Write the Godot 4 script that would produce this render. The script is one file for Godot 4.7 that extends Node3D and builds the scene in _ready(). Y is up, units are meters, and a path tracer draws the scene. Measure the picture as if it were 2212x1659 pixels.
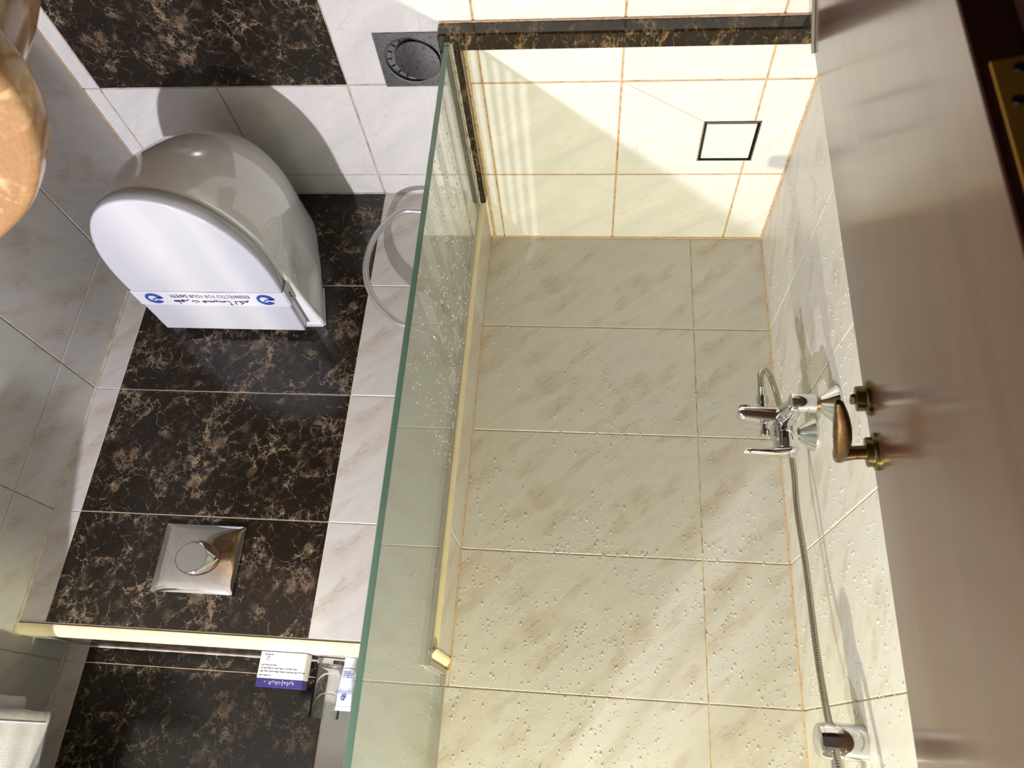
extends Node3D
# A small hotel bathroom, photographed upside down: walk-in shower behind a frosted screen, wall-hung toilet, vanity, open door.
# x runs right, y up, z towards the doorway; the shower's back wall is z = 0, its left wall x = 0, the floor y = 0.

const XR := 1.636          # right wall
const ZB := 0.186          # front face of the boxed-in cistern wall
const HB := 1.155          # top of that wall (the shelf)
const CEIL := 2.56
const LAMP_DRY := Vector3(1.27, 2.55, 1.105)
const LAMP_WET := Vector3(0.50, 2.55, 0.465)
var M := {}
var used := {}
var tiles := {}


func _ready() -> void:
	# ---- camera, sky, lights, exposure
	var cam := Camera3D.new()
	cam.name = "camera"
	cam.transform = Transform3D(Basis(Vector3(-0.99449, -0.06739, -0.08041), Vector3(0.02609, -0.90114, 0.43275), Vector3(-0.10162, 0.42826, 0.89791)), Vector3(0.4563, 1.2948, 1.7483))
	cam.fov = 53.63
	cam.near = 0.02
	cam.far = 30.0
	var optics := CameraAttributesPhysical.new()
	optics.frustum_focal_length = 23.739
	optics.frustum_focus_distance = 1.75
	optics.frustum_near = 0.02
	optics.frustum_far = 30.0
	optics.exposure_aperture = 7.0
	cam.attributes = optics
	add_child(cam)
	var we := WorldEnvironment.new()
	we.name = "surroundings"
	var env := Environment.new()
	env.background_mode = Environment.BG_COLOR
	env.background_color = Color(0.32, 0.29, 0.26)
	env.background_energy_multiplier = 1.0
	env.tonemap_mode = Environment.TONE_MAPPER_LINEAR
	env.tonemap_exposure = 1.0
	env.sdfgi_enabled = true
	env.ssao_enabled = true
	env.ssil_enabled = true
	we.environment = env
	add_child(we)
	make_materials()
	downlight("dry", LAMP_DRY, Color(0.972, 0.955, 1.0), 4.7, "round recessed ceiling downlight over the dry half of the bathroom, giving cool white light")
	downlight("wet", LAMP_WET, Color(1.0, 0.985, 0.84), 3.65, "round recessed ceiling downlight over the shower, giving warm white light")

	# ---- the room
	build_floor()
	build_wall_back()
	build_wall_left()
	build_wall_right()
	build_wall_cistern()
	build_front_and_ceiling()
	build_curb()
	build_door()

	# ---- things
	build_screen()
	build_toilet()
	build_paper_band()
	build_flush_plate()
	build_vanity()
	build_mixer()
	build_shower_hose()
	build_slide_rail()
	build_square_drain()
	build_round_drain()
	build_bidet()
	build_towels()
	build_shelf_items()
	build_droplets()


# ------------------------------------------------------------------ bookkeeping
func numbered(called: String) -> String:
	var n: int = used.get(called, 0)
	used[called] = n + 1
	return called if n == 0 else "%s_%03d" % [called, n]


func tag(o: Node3D, label: String, category := "", group := "", kind := "") -> Node3D:
	if label: o.set_meta("label", label)
	if category: o.set_meta("category", category)
	if group: o.set_meta("group", group)
	if kind: o.set_meta("kind", kind)
	return o


func thing(called: String, label: String, category: String, at := Vector3.ZERO, kind := "") -> Node3D:
	var o := Node3D.new()
	o.name = numbered(called)
	o.position = at
	add_child(o)
	return tag(o, label, category, "", kind)


func part(parent: Node3D, called: String, mesh: Mesh, mat: Material, at := Vector3.ZERO, basis := Basis.IDENTITY) -> MeshInstance3D:
	var o := MeshInstance3D.new()
	o.name = called
	o.mesh = mesh
	o.material_override = null
	if mesh is PrimitiveMesh: mesh.material = mat
	else:
		for k in mesh.get_surface_count(): mesh.surface_set_material(k, mat)
	o.transform = Transform3D(basis, at)
	parent.add_child(o, true)
	return o


func piece(parent: Node3D, called: String, mesh: Mesh, mat: Material, xf: Transform3D) -> MeshInstance3D:
	var o := MeshInstance3D.new()
	o.name = called
	o.mesh = mesh
	o.set_surface_override_material(0, mat)
	o.transform = xf
	parent.add_child(o, true)
	return o


# ------------------------------------------------------------------ mesh building
class Mb:
	var v := PackedVector3Array()
	var uv := PackedVector2Array()
	var g := PackedInt32Array()
	var start := 0
	var has_uv := false

	func tri(a: Vector3, b: Vector3, c: Vector3, grp := 0) -> void:
		v.append(a); v.append(b); v.append(c)
		g.append(grp)

	func quad(a: Vector3, b: Vector3, c: Vector3, d: Vector3, grp := 0) -> void:
		tri(a, b, c, grp)
		tri(a, c, d, grp)

	func shell() -> void:
		# turns what was added since the last call so that its faces look outwards
		var mid := Vector3.ZERO
		for i in range(start, v.size()): mid += v[i]
		mid /= maxf(1.0, v.size() - start)
		var vol := 0.0
		for i in range(start, v.size(), 3): vol += (v[i] - mid).dot((v[i + 1] - mid).cross(v[i + 2] - mid))
		if vol < 0.0:
			for i in range(start, v.size(), 3):
				var t := v[i + 1]
				v[i + 1] = v[i + 2]
				v[i + 2] = t
		start = v.size()

	func loft(rings: Array, cap0 := true, cap1 := true, groups := [], closed := true) -> void:
		var n: int = rings[0].size()
		for r in rings.size() - 1:
			var a: PackedVector3Array = rings[r]
			var b: PackedVector3Array = rings[r + 1]
			var grp: int = groups[r] if groups.size() > r else 1
			for i in (n if closed else n - 1):
				var j := (i + 1) % n
				quad(a[i], a[j], b[j], b[i], grp)
		for e in [[cap0, 0, true], [cap1, rings.size() - 1, false]]:
			if e[0]:
				var r: PackedVector3Array = rings[e[1]]
				var c := Vector3.ZERO
				for p in r: c += p
				c /= n
				for i in n:
					if e[2]: tri(c, r[(i + 1) % n], r[i], -1)
					else: tri(c, r[i], r[(i + 1) % n], -1)
		shell()

	func box(c: Vector3, s: Vector3, bevel := 0.0, basis := Basis.IDENTITY) -> void:
		var h := s / 2
		var b := minf(bevel, minf(h.x, minf(h.y, h.z)) * 0.98)
		if b <= 0.0:
			var p := []
			for k in 8: p.append(c + basis * Vector3(h.x * (1 if k & 1 else -1), h.y * (1 if k & 2 else -1), h.z * (1 if k & 4 else -1)))
			for q in [[0, 2, 3, 1], [4, 5, 7, 6], [0, 1, 5, 4], [2, 6, 7, 3], [0, 4, 6, 2], [1, 3, 7, 5]]: quad(p[q[0]], p[q[1]], p[q[2]], p[q[3]], -1)
			shell()
			return
		var rings := []
		for lv in [[-h.y, b], [-h.y + b, 0.0], [h.y - b, 0.0], [h.y, b]]:
			var r := PackedVector3Array()
			var x: float = h.x - lv[1]
			var z: float = h.z - lv[1]
			var cut := b * 0.9
			for p in [Vector2(x - cut, z), Vector2(x, z - cut), Vector2(x, -z + cut), Vector2(x - cut, -z), Vector2(-x + cut, -z), Vector2(-x, -z + cut), Vector2(-x, z - cut), Vector2(-x + cut, z)]:
				r.append(c + basis * Vector3(p.x, lv[0], p.y))
			rings.append(r)
		loft(rings, true, true, [-1, -1, -1])

	func tube(path: Array, radius, sides := 12, caps := true) -> void:
		var rings := []
		var up := Vector3.UP
		for i in path.size():
			var t: Vector3 = (path[mini(i + 1, path.size() - 1)] - path[maxi(i - 1, 0)]).normalized()
			if i == 0:
				up = Vector3.UP if absf(t.y) < 0.9 else Vector3.RIGHT
			up = (up - t * up.dot(t)).normalized()
			var side := t.cross(up)
			var rr: float = radius[i] if radius is Array else radius
			var r := PackedVector3Array()
			for k in sides:
				var a := TAU * k / sides
				r.append(path[i] + (up * cos(a) + side * sin(a)) * rr)
			rings.append(r)
		loft(rings, caps, caps)

	func lathe(at: Vector3, axis: Vector3, profile: Array, sides := 24, squash := Vector2.ONE, spin := 0.0) -> void:
		# profile: [radius, height along the axis] pairs; creases over 35 degrees stay sharp
		var w := axis.normalized()
		var u := (Vector3.UP if absf(w.y) < 0.9 else Vector3.BACK)
		u = (u - w * u.dot(w)).normalized()
		var s := w.cross(u)
		var rings := []
		var groups := []
		var grp := 1
		for i in profile.size():
			var r := PackedVector3Array()
			for k in sides:
				var a := TAU * k / sides + spin
				r.append(at + w * profile[i][1] + (u * cos(a) * squash.x + s * sin(a) * squash.y) * maxf(profile[i][0], 0.00001))
			rings.append(r)
			if i > 0:
				if i > 1:
					var d1 := Vector2(profile[i - 1][0] - profile[i - 2][0], profile[i - 1][1] - profile[i - 2][1])
					var d2 := Vector2(profile[i][0] - profile[i - 1][0], profile[i][1] - profile[i - 1][1])
					if absf(d1.angle_to(d2)) > deg_to_rad(35): grp += 1
				groups.append(grp)
		loft(rings, profile[0][0] > 0.0001, profile[-1][0] > 0.0001, groups)

	func prism(outline: PackedVector2Array, at: Vector3, u: Vector3, w: Vector3, n: Vector3, levels: Array, smooth := true, caps := true) -> void:
		# outline in the plane u, w; levels: [height along n, inset]
		var rings := []
		var groups := []
		for k in levels.size():
			var o := Mb.inset(outline, levels[k][1])
			var r := PackedVector3Array()
			for p in o: r.append(at + u * p.x + w * p.y + n * levels[k][0])
			rings.append(r)
			if k: groups.append(1 if smooth else -1)
		loft(rings, caps, caps, groups)

	static func inset(o: PackedVector2Array, d: float) -> PackedVector2Array:
		if d == 0.0: return o
		var area := 0.0
		var n := o.size()
		for i in n: area += o[i].cross(o[(i + 1) % n])
		var out := PackedVector2Array()
		for i in n:
			var a := (o[i] - o[(i + n - 1) % n]).normalized()
			var b := (o[(i + 1) % n] - o[i]).normalized()
			var na := Vector2(-a.y, a.x) * signf(area)
			var nb := Vector2(-b.y, b.x) * signf(area)
			var m := na + nb
			out.append(o[i] + m / maxf(0.35, 1.0 + na.dot(nb)) * d)
		return out

	func done() -> ArrayMesh:
		var st := SurfaceTool.new()
		st.begin(Mesh.PRIMITIVE_TRIANGLES)
		for t in g.size():
			st.set_smooth_group(-1 if g[t] < 0 else g[t])
			for k in [0, 2, 1]:
				if has_uv: st.set_uv(uv[t * 3 + k])
				st.add_vertex(v[t * 3 + k])
		st.generate_normals()
		return st.commit()


func one_box(size: Vector3, bevel := 0.0) -> ArrayMesh:
	var b := Mb.new()
	b.box(Vector3.ZERO, size, bevel)
	return b.done()


func circle(r: float, n := 32, ry := -1.0) -> PackedVector2Array:
	var o := PackedVector2Array()
	for k in n: o.append(Vector2(cos(TAU * k / n) * r, sin(TAU * k / n) * (r if ry < 0 else ry)))
	return o


func curve(points: Array, step := 0.01) -> Array:
	# a smooth line through the points (Catmull-Rom), sampled every step metres
	var out := []
	for i in points.size() - 1:
		var a: Vector3 = points[maxi(i - 1, 0)]
		var b: Vector3 = points[i]
		var c: Vector3 = points[i + 1]
		var d: Vector3 = points[mini(i + 2, points.size() - 1)]
		var n := maxi(2, int(b.distance_to(c) / step))
		for k in n: out.append(b.cubic_interpolate(c, a, d, float(k) / n))
	out.append(points[-1])
	return out


# ------------------------------------------------------------------ materials
func mat(color: Color, rough := 0.5, metal := 0.0, spec := 0.5) -> StandardMaterial3D:
	var m := StandardMaterial3D.new()
	m.albedo_color = color
	m.roughness = rough
	m.metallic = metal
	m.metallic_specular = spec
	return m


func c8(r: int, g: int, b: int, a := 1.0) -> Color:
	return Color(r / 255.0, g / 255.0, b / 255.0, a)


func noise(sd: int, freq: float, kind := FastNoiseLite.TYPE_SIMPLEX_SMOOTH, oct := 4, warp := 0.0, warp_freq := 0.01) -> FastNoiseLite:
	var n := FastNoiseLite.new()
	n.seed = sd
	n.noise_type = kind
	n.frequency = freq
	n.fractal_type = FastNoiseLite.FRACTAL_FBM if oct > 1 else FastNoiseLite.FRACTAL_NONE
	n.fractal_octaves = oct
	if kind == FastNoiseLite.TYPE_CELLULAR:
		n.cellular_return_type = FastNoiseLite.RETURN_DISTANCE2_SUB
		n.cellular_jitter = 1.0
	if warp > 0.0:
		n.domain_warp_enabled = true
		n.domain_warp_amplitude = warp
		n.domain_warp_frequency = warp_freq
		n.domain_warp_fractal_octaves = 3
	return n


func grey(n: FastNoiseLite, w: int, h: int) -> PackedByteArray:
	var im := n.get_image(w, h, false, false, true)
	im.convert(Image.FORMAT_L8)
	return im.get_data()


func ramp(lo: float, hi: float) -> PackedFloat32Array:
	var t := PackedFloat32Array()
	for k in 256: t.append(smoothstep(lo, hi, k / 255.0))
	return t


func down(lo: float, hi: float) -> PackedFloat32Array:
	var t := PackedFloat32Array()
	for k in 256: t.append(1.0 - smoothstep(lo, hi, k / 255.0))
	return t


func emperador(w: int, h: int, sd: int, dark: Color, mid: Color, vein: Color, amount: float, grit := 1.0) -> ImageTexture:
	# brown breccia marble: smooth dark clasts in a mottled brown ground, hairline webs of pale calcite
	var cells := noise(sd, 0.0085, FastNoiseLite.TYPE_CELLULAR, 1, 42.0, 0.012)
	var edge := grey(cells, w, h)
	cells.cellular_return_type = FastNoiseLite.RETURN_CELL_VALUE
	var cell := grey(cells, w, h)
	var small := noise(sd + 1, 0.022, FastNoiseLite.TYPE_CELLULAR, 1, 24.0, 0.025)
	var edge2 := grey(small, w, h)
	small.cellular_return_type = FastNoiseLite.RETURN_CELL_VALUE
	var cell2 := grey(small, w, h)
	var cloud := grey(noise(sd + 3, 0.005, FastNoiseLite.TYPE_SIMPLEX_SMOOTH, 4, 50.0, 0.006), w, h)
	var ground := grey(noise(sd + 4, 0.016, FastNoiseLite.TYPE_SIMPLEX_SMOOTH, 7, 40.0, 0.014), w, h)
	var l1 := grey(noise(sd + 5, 0.009, FastNoiseLite.TYPE_SIMPLEX_SMOOTH, 6, 30.0, 0.01), w, h)
	var l2 := grey(noise(sd + 6, 0.024, FastNoiseLite.TYPE_SIMPLEX_SMOOTH, 6, 24.0, 0.02), w, h)
	var grain := grey(noise(sd + 7, 0.2, FastNoiseLite.TYPE_SIMPLEX, 3), w, h)
	var t_edge := down(0.0, 0.04)
	var t_edge2 := down(0.0, 0.10)
	var t_ground := ramp(0.38, 0.78)
	var t_web := ramp(0.36, 0.68)
	var t_pale := ramp(0.62, 0.86)
	var hair := PackedFloat32Array()
	for k in 256: hair.append(1.0 - smoothstep(0.004, 0.026, absf(k / 255.0 - 0.5)))
	var out := PackedByteArray()
	out.resize(w * h * 3)
	for i in w * h:
		var g: float = 0.5 + (grain[i] / 255.0 - 0.5) * grit
		var web: float = t_web[cloud[i]]
		var clast := 0.0
		if cell[i] < 92: clast = 1.0 - t_edge[edge[i]] * 0.5
		if cell2[i] < 74 and edge2[i] > 22: clast = maxf(clast, 0.85)
		var m: float = t_ground[ground[i]] * (0.25 + 0.75 * web) * (1.0 - 0.9 * clast) + t_pale[ground[i]] * 0.35 * (1.0 - clast)
		m *= 0.45 + 0.9 * g
		var v: float = maxf(hair[l1[i]] * (0.25 + 0.5 * web), hair[l2[i]] * web * (1.0 - 0.85 * clast) * 0.8)
		v = maxf(v, t_edge2[edge2[i]] * web * (1.0 - clast) * 0.5)
		v = maxf(v, t_edge[edge[i]] * t_ground[l2[i]] * 0.7)
		v = minf(1.0, v * amount * (0.15 + 1.15 * g))
		var base := 0.82 + 0.36 * g
		var r: float = (dark.r + (mid.r - dark.r) * m) * base
		var gg: float = (dark.g + (mid.g - dark.g) * m) * base
		var b: float = (dark.b + (mid.b - dark.b) * m) * base
		out[i * 3] = clampi(int((r + (vein.r - r) * v) * 255), 0, 255)
		out[i * 3 + 1] = clampi(int((gg + (vein.g - gg) * v) * 255), 0, 255)
		out[i * 3 + 2] = clampi(int((b + (vein.b - b) * v) * 255), 0, 255)
	return ImageTexture.create_from_image(Image.create_from_data(w, h, false, Image.FORMAT_RGB8, out))


func streaked(w: int, h: int, sd: int, base: Color, streak: Color, amount: float, cracks: float) -> ImageTexture:
	# pale marble print: broad slanting clouds, wispy brown veins along them, hair cracks
	var cloud := noise(sd, 0.006, FastNoiseLite.TYPE_SIMPLEX_SMOOTH, 5, 16.0, 0.006)
	var wisp := noise(sd + 1, 0.011, FastNoiseLite.TYPE_SIMPLEX_SMOOTH, 5, 14.0, 0.011)
	var hair := noise(sd + 6, 0.022, FastNoiseLite.TYPE_SIMPLEX_SMOOTH, 4, 10.0, 0.02)
	var where := grey(noise(sd + 2, 0.0065, FastNoiseLite.TYPE_SIMPLEX_SMOOTH, 4, 40.0, 0.008), w, h)
	var crack := grey(noise(sd + 3, 0.006, FastNoiseLite.TYPE_CELLULAR, 1, 60.0, 0.01), w, h)
	var grain := grey(noise(sd + 4, 0.13, FastNoiseLite.TYPE_SIMPLEX, 4), w, h)
	var t_where := ramp(0.36, 0.74)
	var t_crack := down(0.0, 0.016)
	var out := PackedByteArray()
	out.resize(w * h * 3)
	var i := 0
	for y in h:
		for x in w:
			var u := (x * 0.62 + y * 0.78)
			var q := (x * 0.78 - y * 0.62)
			var n0 := cloud.get_noise_2d(q * 0.28, u * 1.35)
			var n1 := wisp.get_noise_2d(q * 0.24, u * 1.5)
			var n2 := hair.get_noise_2d(q * 0.22, u * 1.3)
			var here: float = t_where[where[i]]
			var g: float = grain[i] / 255.0
			var band := smoothstep(-0.12, 0.34, n0)
			var s := band * (0.2 + 0.12 * here) + (0.25 + band) * here * ((1.0 - smoothstep(0.0, 0.075, absf(n1))) * 0.3 + (1.0 - smoothstep(0.0, 0.04, absf(n2))) * 0.55) * (0.3 + g)
			s = minf(0.9, s * amount + t_crack[crack[i]] * cracks * g)
			var k := 0.965 + 0.045 * g + 0.06 * n0
			out[i * 3] = clampi(int(lerpf(base.r * k, streak.r, s) * 255), 0, 255)
			out[i * 3 + 1] = clampi(int(lerpf(base.g * k, streak.g, s) * 255), 0, 255)
			out[i * 3 + 2] = clampi(int(lerpf(base.b * k, streak.b, s) * 255), 0, 255)
			i += 1
	return ImageTexture.create_from_image(Image.create_from_data(w, h, false, Image.FORMAT_RGB8, out))


func noise_map(sd: int, freq: float, colors: Array, size := 512, oct := 4, normal := 0.0) -> NoiseTexture2D:
	var t := NoiseTexture2D.new()
	t.width = size
	t.height = size
	t.seamless = true
	t.noise = noise(sd, freq, FastNoiseLite.TYPE_SIMPLEX_SMOOTH, oct)
	if normal > 0.0:
		t.as_normal_map = true
		t.bump_strength = normal
	elif colors:
		var g := Gradient.new()
		g.offsets = PackedFloat32Array(range(colors.size()).map(func(k): return float(k) / (colors.size() - 1)))
		g.colors = PackedColorArray(colors)
		t.color_ramp = g
	return t


func triplanar(m: StandardMaterial3D, scale: float, world := false) -> StandardMaterial3D:
	m.uv1_triplanar = true
	m.uv1_world_triplanar = world
	m.uv1_scale = Vector3.ONE * scale
	return m


func make_materials() -> void:
	var dark := emperador(1024, 512, 11, c8(32, 26, 21), c8(98, 82, 65), c8(188, 172, 144), 1.25)
	M.dark = mat(Color.WHITE, 0.16)
	M.dark.albedo_texture = dark
	M.dark.heightmap_enabled = false
	M.curb = triplanar(mat(c8(255, 236, 196), 0.12), 2.6)  # same marble, tinted gold: the warm lamp light is put into the colour
	M.curb.albedo_texture = dark
	M.tan = triplanar(mat(Color.WHITE, 0.14), 1.5)
	M.tan.albedo_texture = emperador(512, 512, 47, c8(140, 106, 74), c8(206, 168, 124), c8(214, 188, 152), 0.7, 0.35)
	var beige := streaked(1024, 512, 5, c8(214, 211, 204), c8(160, 138, 116), 0.85, 0.1)
	M.wall = mat(Color.WHITE, 0.34)
	M.wall.albedo_texture = beige
	M.wall.normal_enabled = true
	M.wall.normal_texture = noise_map(71, 0.02, [], 512, 4, 3.0)
	M.wall.normal_scale = 0.12
	M.wall_grey = M.wall.duplicate()
	M.wall_grey.albedo_color = c8(242, 242, 244)
	M.white = mat(Color.WHITE, 0.3)
	M.white.albedo_texture = streaked(512, 512, 23, c8(232, 231, 227), c8(184, 168, 150), 0.24, 0.5)
	M.white.normal_enabled = true
	M.white.normal_texture = M.wall.normal_texture
	M.white.normal_scale = 0.1
	M.grout_wet = triplanar(mat(Color.WHITE, 0.8), 3.0)
	M.grout_wet.albedo_texture = noise_map(3, 0.02, [c8(150, 116, 80), c8(196, 160, 116), c8(206, 178, 142), c8(172, 132, 90)], 512, 5)
	M.grout_wall = triplanar(mat(Color.WHITE, 0.8), 3.0)
	M.grout_wall.albedo_texture = noise_map(4, 0.02, [c8(170, 130, 86), c8(214, 188, 146), c8(222, 204, 170)], 512, 5)
	M.grout_dry = triplanar(mat(Color.WHITE, 0.8), 3.0)
	M.grout_dry.albedo_texture = noise_map(6, 0.02, [c8(150, 132, 116), c8(200, 188, 170), c8(206, 196, 184)], 512, 5)
	M.grout_pale = triplanar(mat(Color.WHITE, 0.8), 3.0)
	M.grout_pale.albedo_texture = noise_map(7, 0.02, [c8(206, 192, 166), c8(226, 214, 190), c8(218, 208, 188)], 256, 4)
	M.stain = triplanar(mat(Color.WHITE, 0.6), 6.0)
	M.stain.albedo_texture = noise_map(8, 0.03, [c8(156, 116, 76), c8(202, 166, 122), c8(218, 194, 156), c8(160, 120, 82)], 512, 5)
	M.cream = triplanar(mat(Color.WHITE, 0.5, 0.0, 0.3), 4.0)
	M.cream.albedo_texture = noise_map(9, 0.01, [c8(222, 210, 172), c8(230, 219, 182), c8(226, 214, 176)], 256, 3)
	M.china = mat(c8(240, 240, 241), 0.05)
	M.china.clearcoat_enabled = true
	M.china.clearcoat = 0.5
	M.china.clearcoat_roughness = 0.04
	M.seat = mat(c8(196, 197, 206), 0.14)
	M.paper = mat(c8(206, 206, 214), 0.7)
	M.blue = mat(c8(38, 74, 160), 0.6)
	M.ink = mat(c8(34, 34, 92), 0.6)
	M.band_blue = mat(c8(58, 50, 124), 0.5)
	M.chrome = mat(c8(225, 226, 228), 0.06, 1.0)
	M.satin = mat(c8(168, 168, 166), 0.24, 1.0)
	M.steel = triplanar(mat(Color.WHITE, 0.32, 1.0), 9.0)
	M.steel.albedo_texture = noise_map(12, 0.03, [c8(104, 104, 106), c8(150, 150, 152), c8(128, 128, 130)], 256, 5)
	M.channel = mat(c8(172, 168, 158), 0.42, 0.5)
	M.silicone = triplanar(mat(Color.WHITE, 0.5), 12.0)
	M.silicone.albedo_texture = noise_map(16, 0.03, [c8(60, 56, 48), c8(168, 160, 144), c8(196, 190, 176), c8(186, 178, 160)], 256, 4)
	M.gap = mat(c8(12, 11, 10), 0.7)
	M.brass = mat(c8(120, 96, 56), 0.3, 1.0)
	M.bronze = triplanar(mat(Color.WHITE, 0.3, 1.0), 14.0)
	M.bronze.albedo_texture = noise_map(13, 0.02, [c8(44, 35, 29), c8(118, 90, 64), c8(78, 60, 46)], 256, 4)
	M.old_brass = mat(c8(104, 92, 60), 0.28, 1.0)
	M.hinge = mat(c8(176, 132, 48), 0.4, 0.2)
	M.strip = mat(c8(176, 170, 158), 0.16, 0.6)
	M.screw = mat(c8(70, 70, 72), 0.35, 1.0)
	M.thread = mat(c8(190, 174, 138), 0.3, 1.0)
	M.hose = mat(c8(186, 180, 166), 0.2, 1.0)
	M.hose_grey = mat(c8(196, 196, 194), 0.26, 0.55)
	M.terry = triplanar(mat(c8(216, 214, 214), 0.95), 18.0)
	M.terry.normal_enabled = true
	M.terry.normal_texture = noise_map(14, 0.12, [], 256, 3, 10.0)
	M.terry.normal_scale = 0.9
	M.terry.rim_enabled = true
	M.terry.rim = 0.4
	M.card = mat(c8(240, 238, 234), 0.55)
	M.card_in = mat(c8(176, 168, 140), 0.7)
	M.plastic = mat(c8(240, 240, 240), 0.3)
	M.tube_body = mat(c8(226, 230, 238), 0.25)
	M.paint = mat(c8(206, 204, 200), 0.7)
	M.paint_front = mat(c8(206, 200, 190), 0.6)
	M.wood = mat(Color.WHITE, 0.34)
	M.wood.albedo_texture = wood(512, 1024)
	M.wood.clearcoat_enabled = true
	M.wood.metallic_specular = 0.2
	M.wood.clearcoat = 0.62
	M.wood.clearcoat_roughness = 0.15
	M.frame = mat(c8(46, 24, 18), 0.35)
	M.pane = mat(c8(150, 190, 165, 0.04), 0.02)
	M.pane.transparency = BaseMaterial3D.TRANSPARENCY_ALPHA
	M.glass_edge = mat(c8(96, 138, 115, 0.72), 0.04)
	M.glass_edge.transparency = BaseMaterial3D.TRANSPARENCY_ALPHA
	M.frost = mat(c8(150, 168, 148, 0.74), 0.5)
	M.frost.transparency = BaseMaterial3D.TRANSPARENCY_ALPHA
	M.frost.backlight_enabled = true
	M.frost.backlight = Color(0.8, 0.8, 0.8)
	M.glass = mat(c8(252, 254, 254, 0.0), 0.0)
	M.glass.refraction_enabled = true
	M.glass.refraction_scale = 0.05
	M.water = mat(c8(252, 252, 252, 0.45), 0.05)  # part white: the drops' bright glints are put into their colour
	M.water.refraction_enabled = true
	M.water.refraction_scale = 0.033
	M.lamp = mat(c8(255, 250, 240), 0.5)
	M.lamp.emission_enabled = true
	M.lamp.emission = c8(255, 246, 228)
	M.lamp.emission_energy_multiplier = 6.0


func wood(w: int, h: int) -> ImageTexture:
	var a := noise(31, 0.02, FastNoiseLite.TYPE_SIMPLEX_SMOOTH, 5, 20.0, 0.004)
	var grain := noise(32, 0.05, FastNoiseLite.TYPE_SIMPLEX, 3)
	var lo := c8(62, 34, 24)
	var hi := c8(84, 50, 38)
	var out := PackedByteArray()
	out.resize(w * h * 3)
	var i := 0
	for y in h:
		for x in w:
			var t := 0.5 + 0.5 * a.get_noise_2d(x, y * 0.06) + 0.22 * grain.get_noise_2d(x * 2.0, y * 0.05)
			var c := lo.lerp(hi, clampf(t, 0.0, 1.0))
			out[i] = int(c.r * 255)
			out[i + 1] = int(c.g * 255)
			out[i + 2] = int(c.b * 255)
			i += 3
	return ImageTexture.create_from_image(Image.create_from_data(w, h, false, Image.FORMAT_RGB8, out))


# ------------------------------------------------------------------ tiles
func tile_mesh(w: float, h: float, t: float, full: Vector2, off: Vector2, flip: bool) -> ArrayMesh:
	var key := "%.4f %.4f %.4f %s %s %s" % [w, h, t, full, off, flip]
	if tiles.has(key): return tiles[key]
	var b := Mb.new()
	b.has_uv = true
	var e := 0.0011
	var p := func(x: float, y: float, z: float) -> Vector3: return Vector3(x, y, z)
	var lo := [p.call(0, 0, -t), p.call(w, 0, -t), p.call(w, h, -t), p.call(0, h, -t)]
	var mid := [p.call(0, 0, -e), p.call(w, 0, -e), p.call(w, h, -e), p.call(0, h, -e)]
	var top := [p.call(e, e, 0), p.call(w - e, e, 0), p.call(w - e, h - e, 0), p.call(e, h - e, 0)]
	for k in 4:
		var j := (k + 1) % 4
		b.quad(lo[k], lo[j], mid[j], mid[k], -1)
		b.quad(mid[k], mid[j], top[j], top[k], -1)
	b.quad(top[0], top[1], top[2], top[3], -1)
	b.shell()
	for q in b.v:
		var at := Vector2((q.x + off.x) / full.x, 1.0 - (q.y + off.y) / full.y)
		b.uv.append(Vector2.ONE - at if flip else at)
	tiles[key] = b.done()
	return tiles[key]


func lay(parent: Node3D, material: Material, o: Vector3, u: Vector3, v: Vector3, us: Array, vs: Array, gap: float, full: Vector2, flip := 0, hole := Rect2(), t := 0.004) -> void:
	# one tile per cell of the grid us x vs (metres along u and v from o); flip: 0 never, 1 every other row
	var n := u.cross(v)
	var rng := RandomNumberGenerator.new()
	rng.seed = hash(o + u * 7.0 + v * 3.0 + Vector3(us.size(), vs.size(), us[0] * 100.0))
	for i in us.size() - 1:
		for j in vs.size() - 1:
			var r := Rect2(us[i], vs[j], us[i + 1] - us[i], vs[j + 1] - vs[j])
			var off := Vector2(full.x - r.size.x if i == 0 else 0.0, full.y - r.size.y if j == 0 else 0.0)
			var lift := rng.randf_range(-0.0002, 0.0002)
			var rects := [r.grow(-gap / 2)]
			if hole.size.x > 0.0 and r.intersects(hole): rects = around(r.grow(-gap / 2), hole)
			for k in rects.size():
				var q: Rect2 = rects[k]
				if q.size.x < 0.004 or q.size.y < 0.004: continue
				var m := tile_mesh(q.size.x, q.size.y, t, full, off + q.position - r.position, flip == 1 and j % 2 == 1)
				piece(parent, "tile", m, material, Transform3D(Basis(u, v, n), o + u * q.position.x + v * q.position.y + n * lift))


func around(r: Rect2, hole: Rect2) -> Array:
	var h := r.intersection(hole)
	return [Rect2(r.position, Vector2(r.size.x, h.position.y - r.position.y)), Rect2(r.position.x, h.end.y, r.size.x, r.end.y - h.end.y),
		Rect2(r.position.x, h.position.y, h.position.x - r.position.x, h.size.y), Rect2(h.end.x, h.position.y, r.end.x - h.end.x, h.size.y)]


func slab(parent: Node3D, called: String, lo: Vector3, hi: Vector3, material: Material) -> void:
	part(parent, called, one_box(hi - lo), material, (lo + hi) / 2)


func bed(parent: Node3D, called: String, r: Rect2, hole: Rect2, material: Material) -> void:
	# the floor under the tiles, x and -z as a rectangle, left open where a drain is let in
	var b := Mb.new()
	for q in around(r, hole): b.box(Vector3(q.get_center().x, -0.0311, -q.get_center().y), Vector3(q.size.x, 0.0578, q.size.y))
	part(parent, called, b.done(), material)


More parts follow.
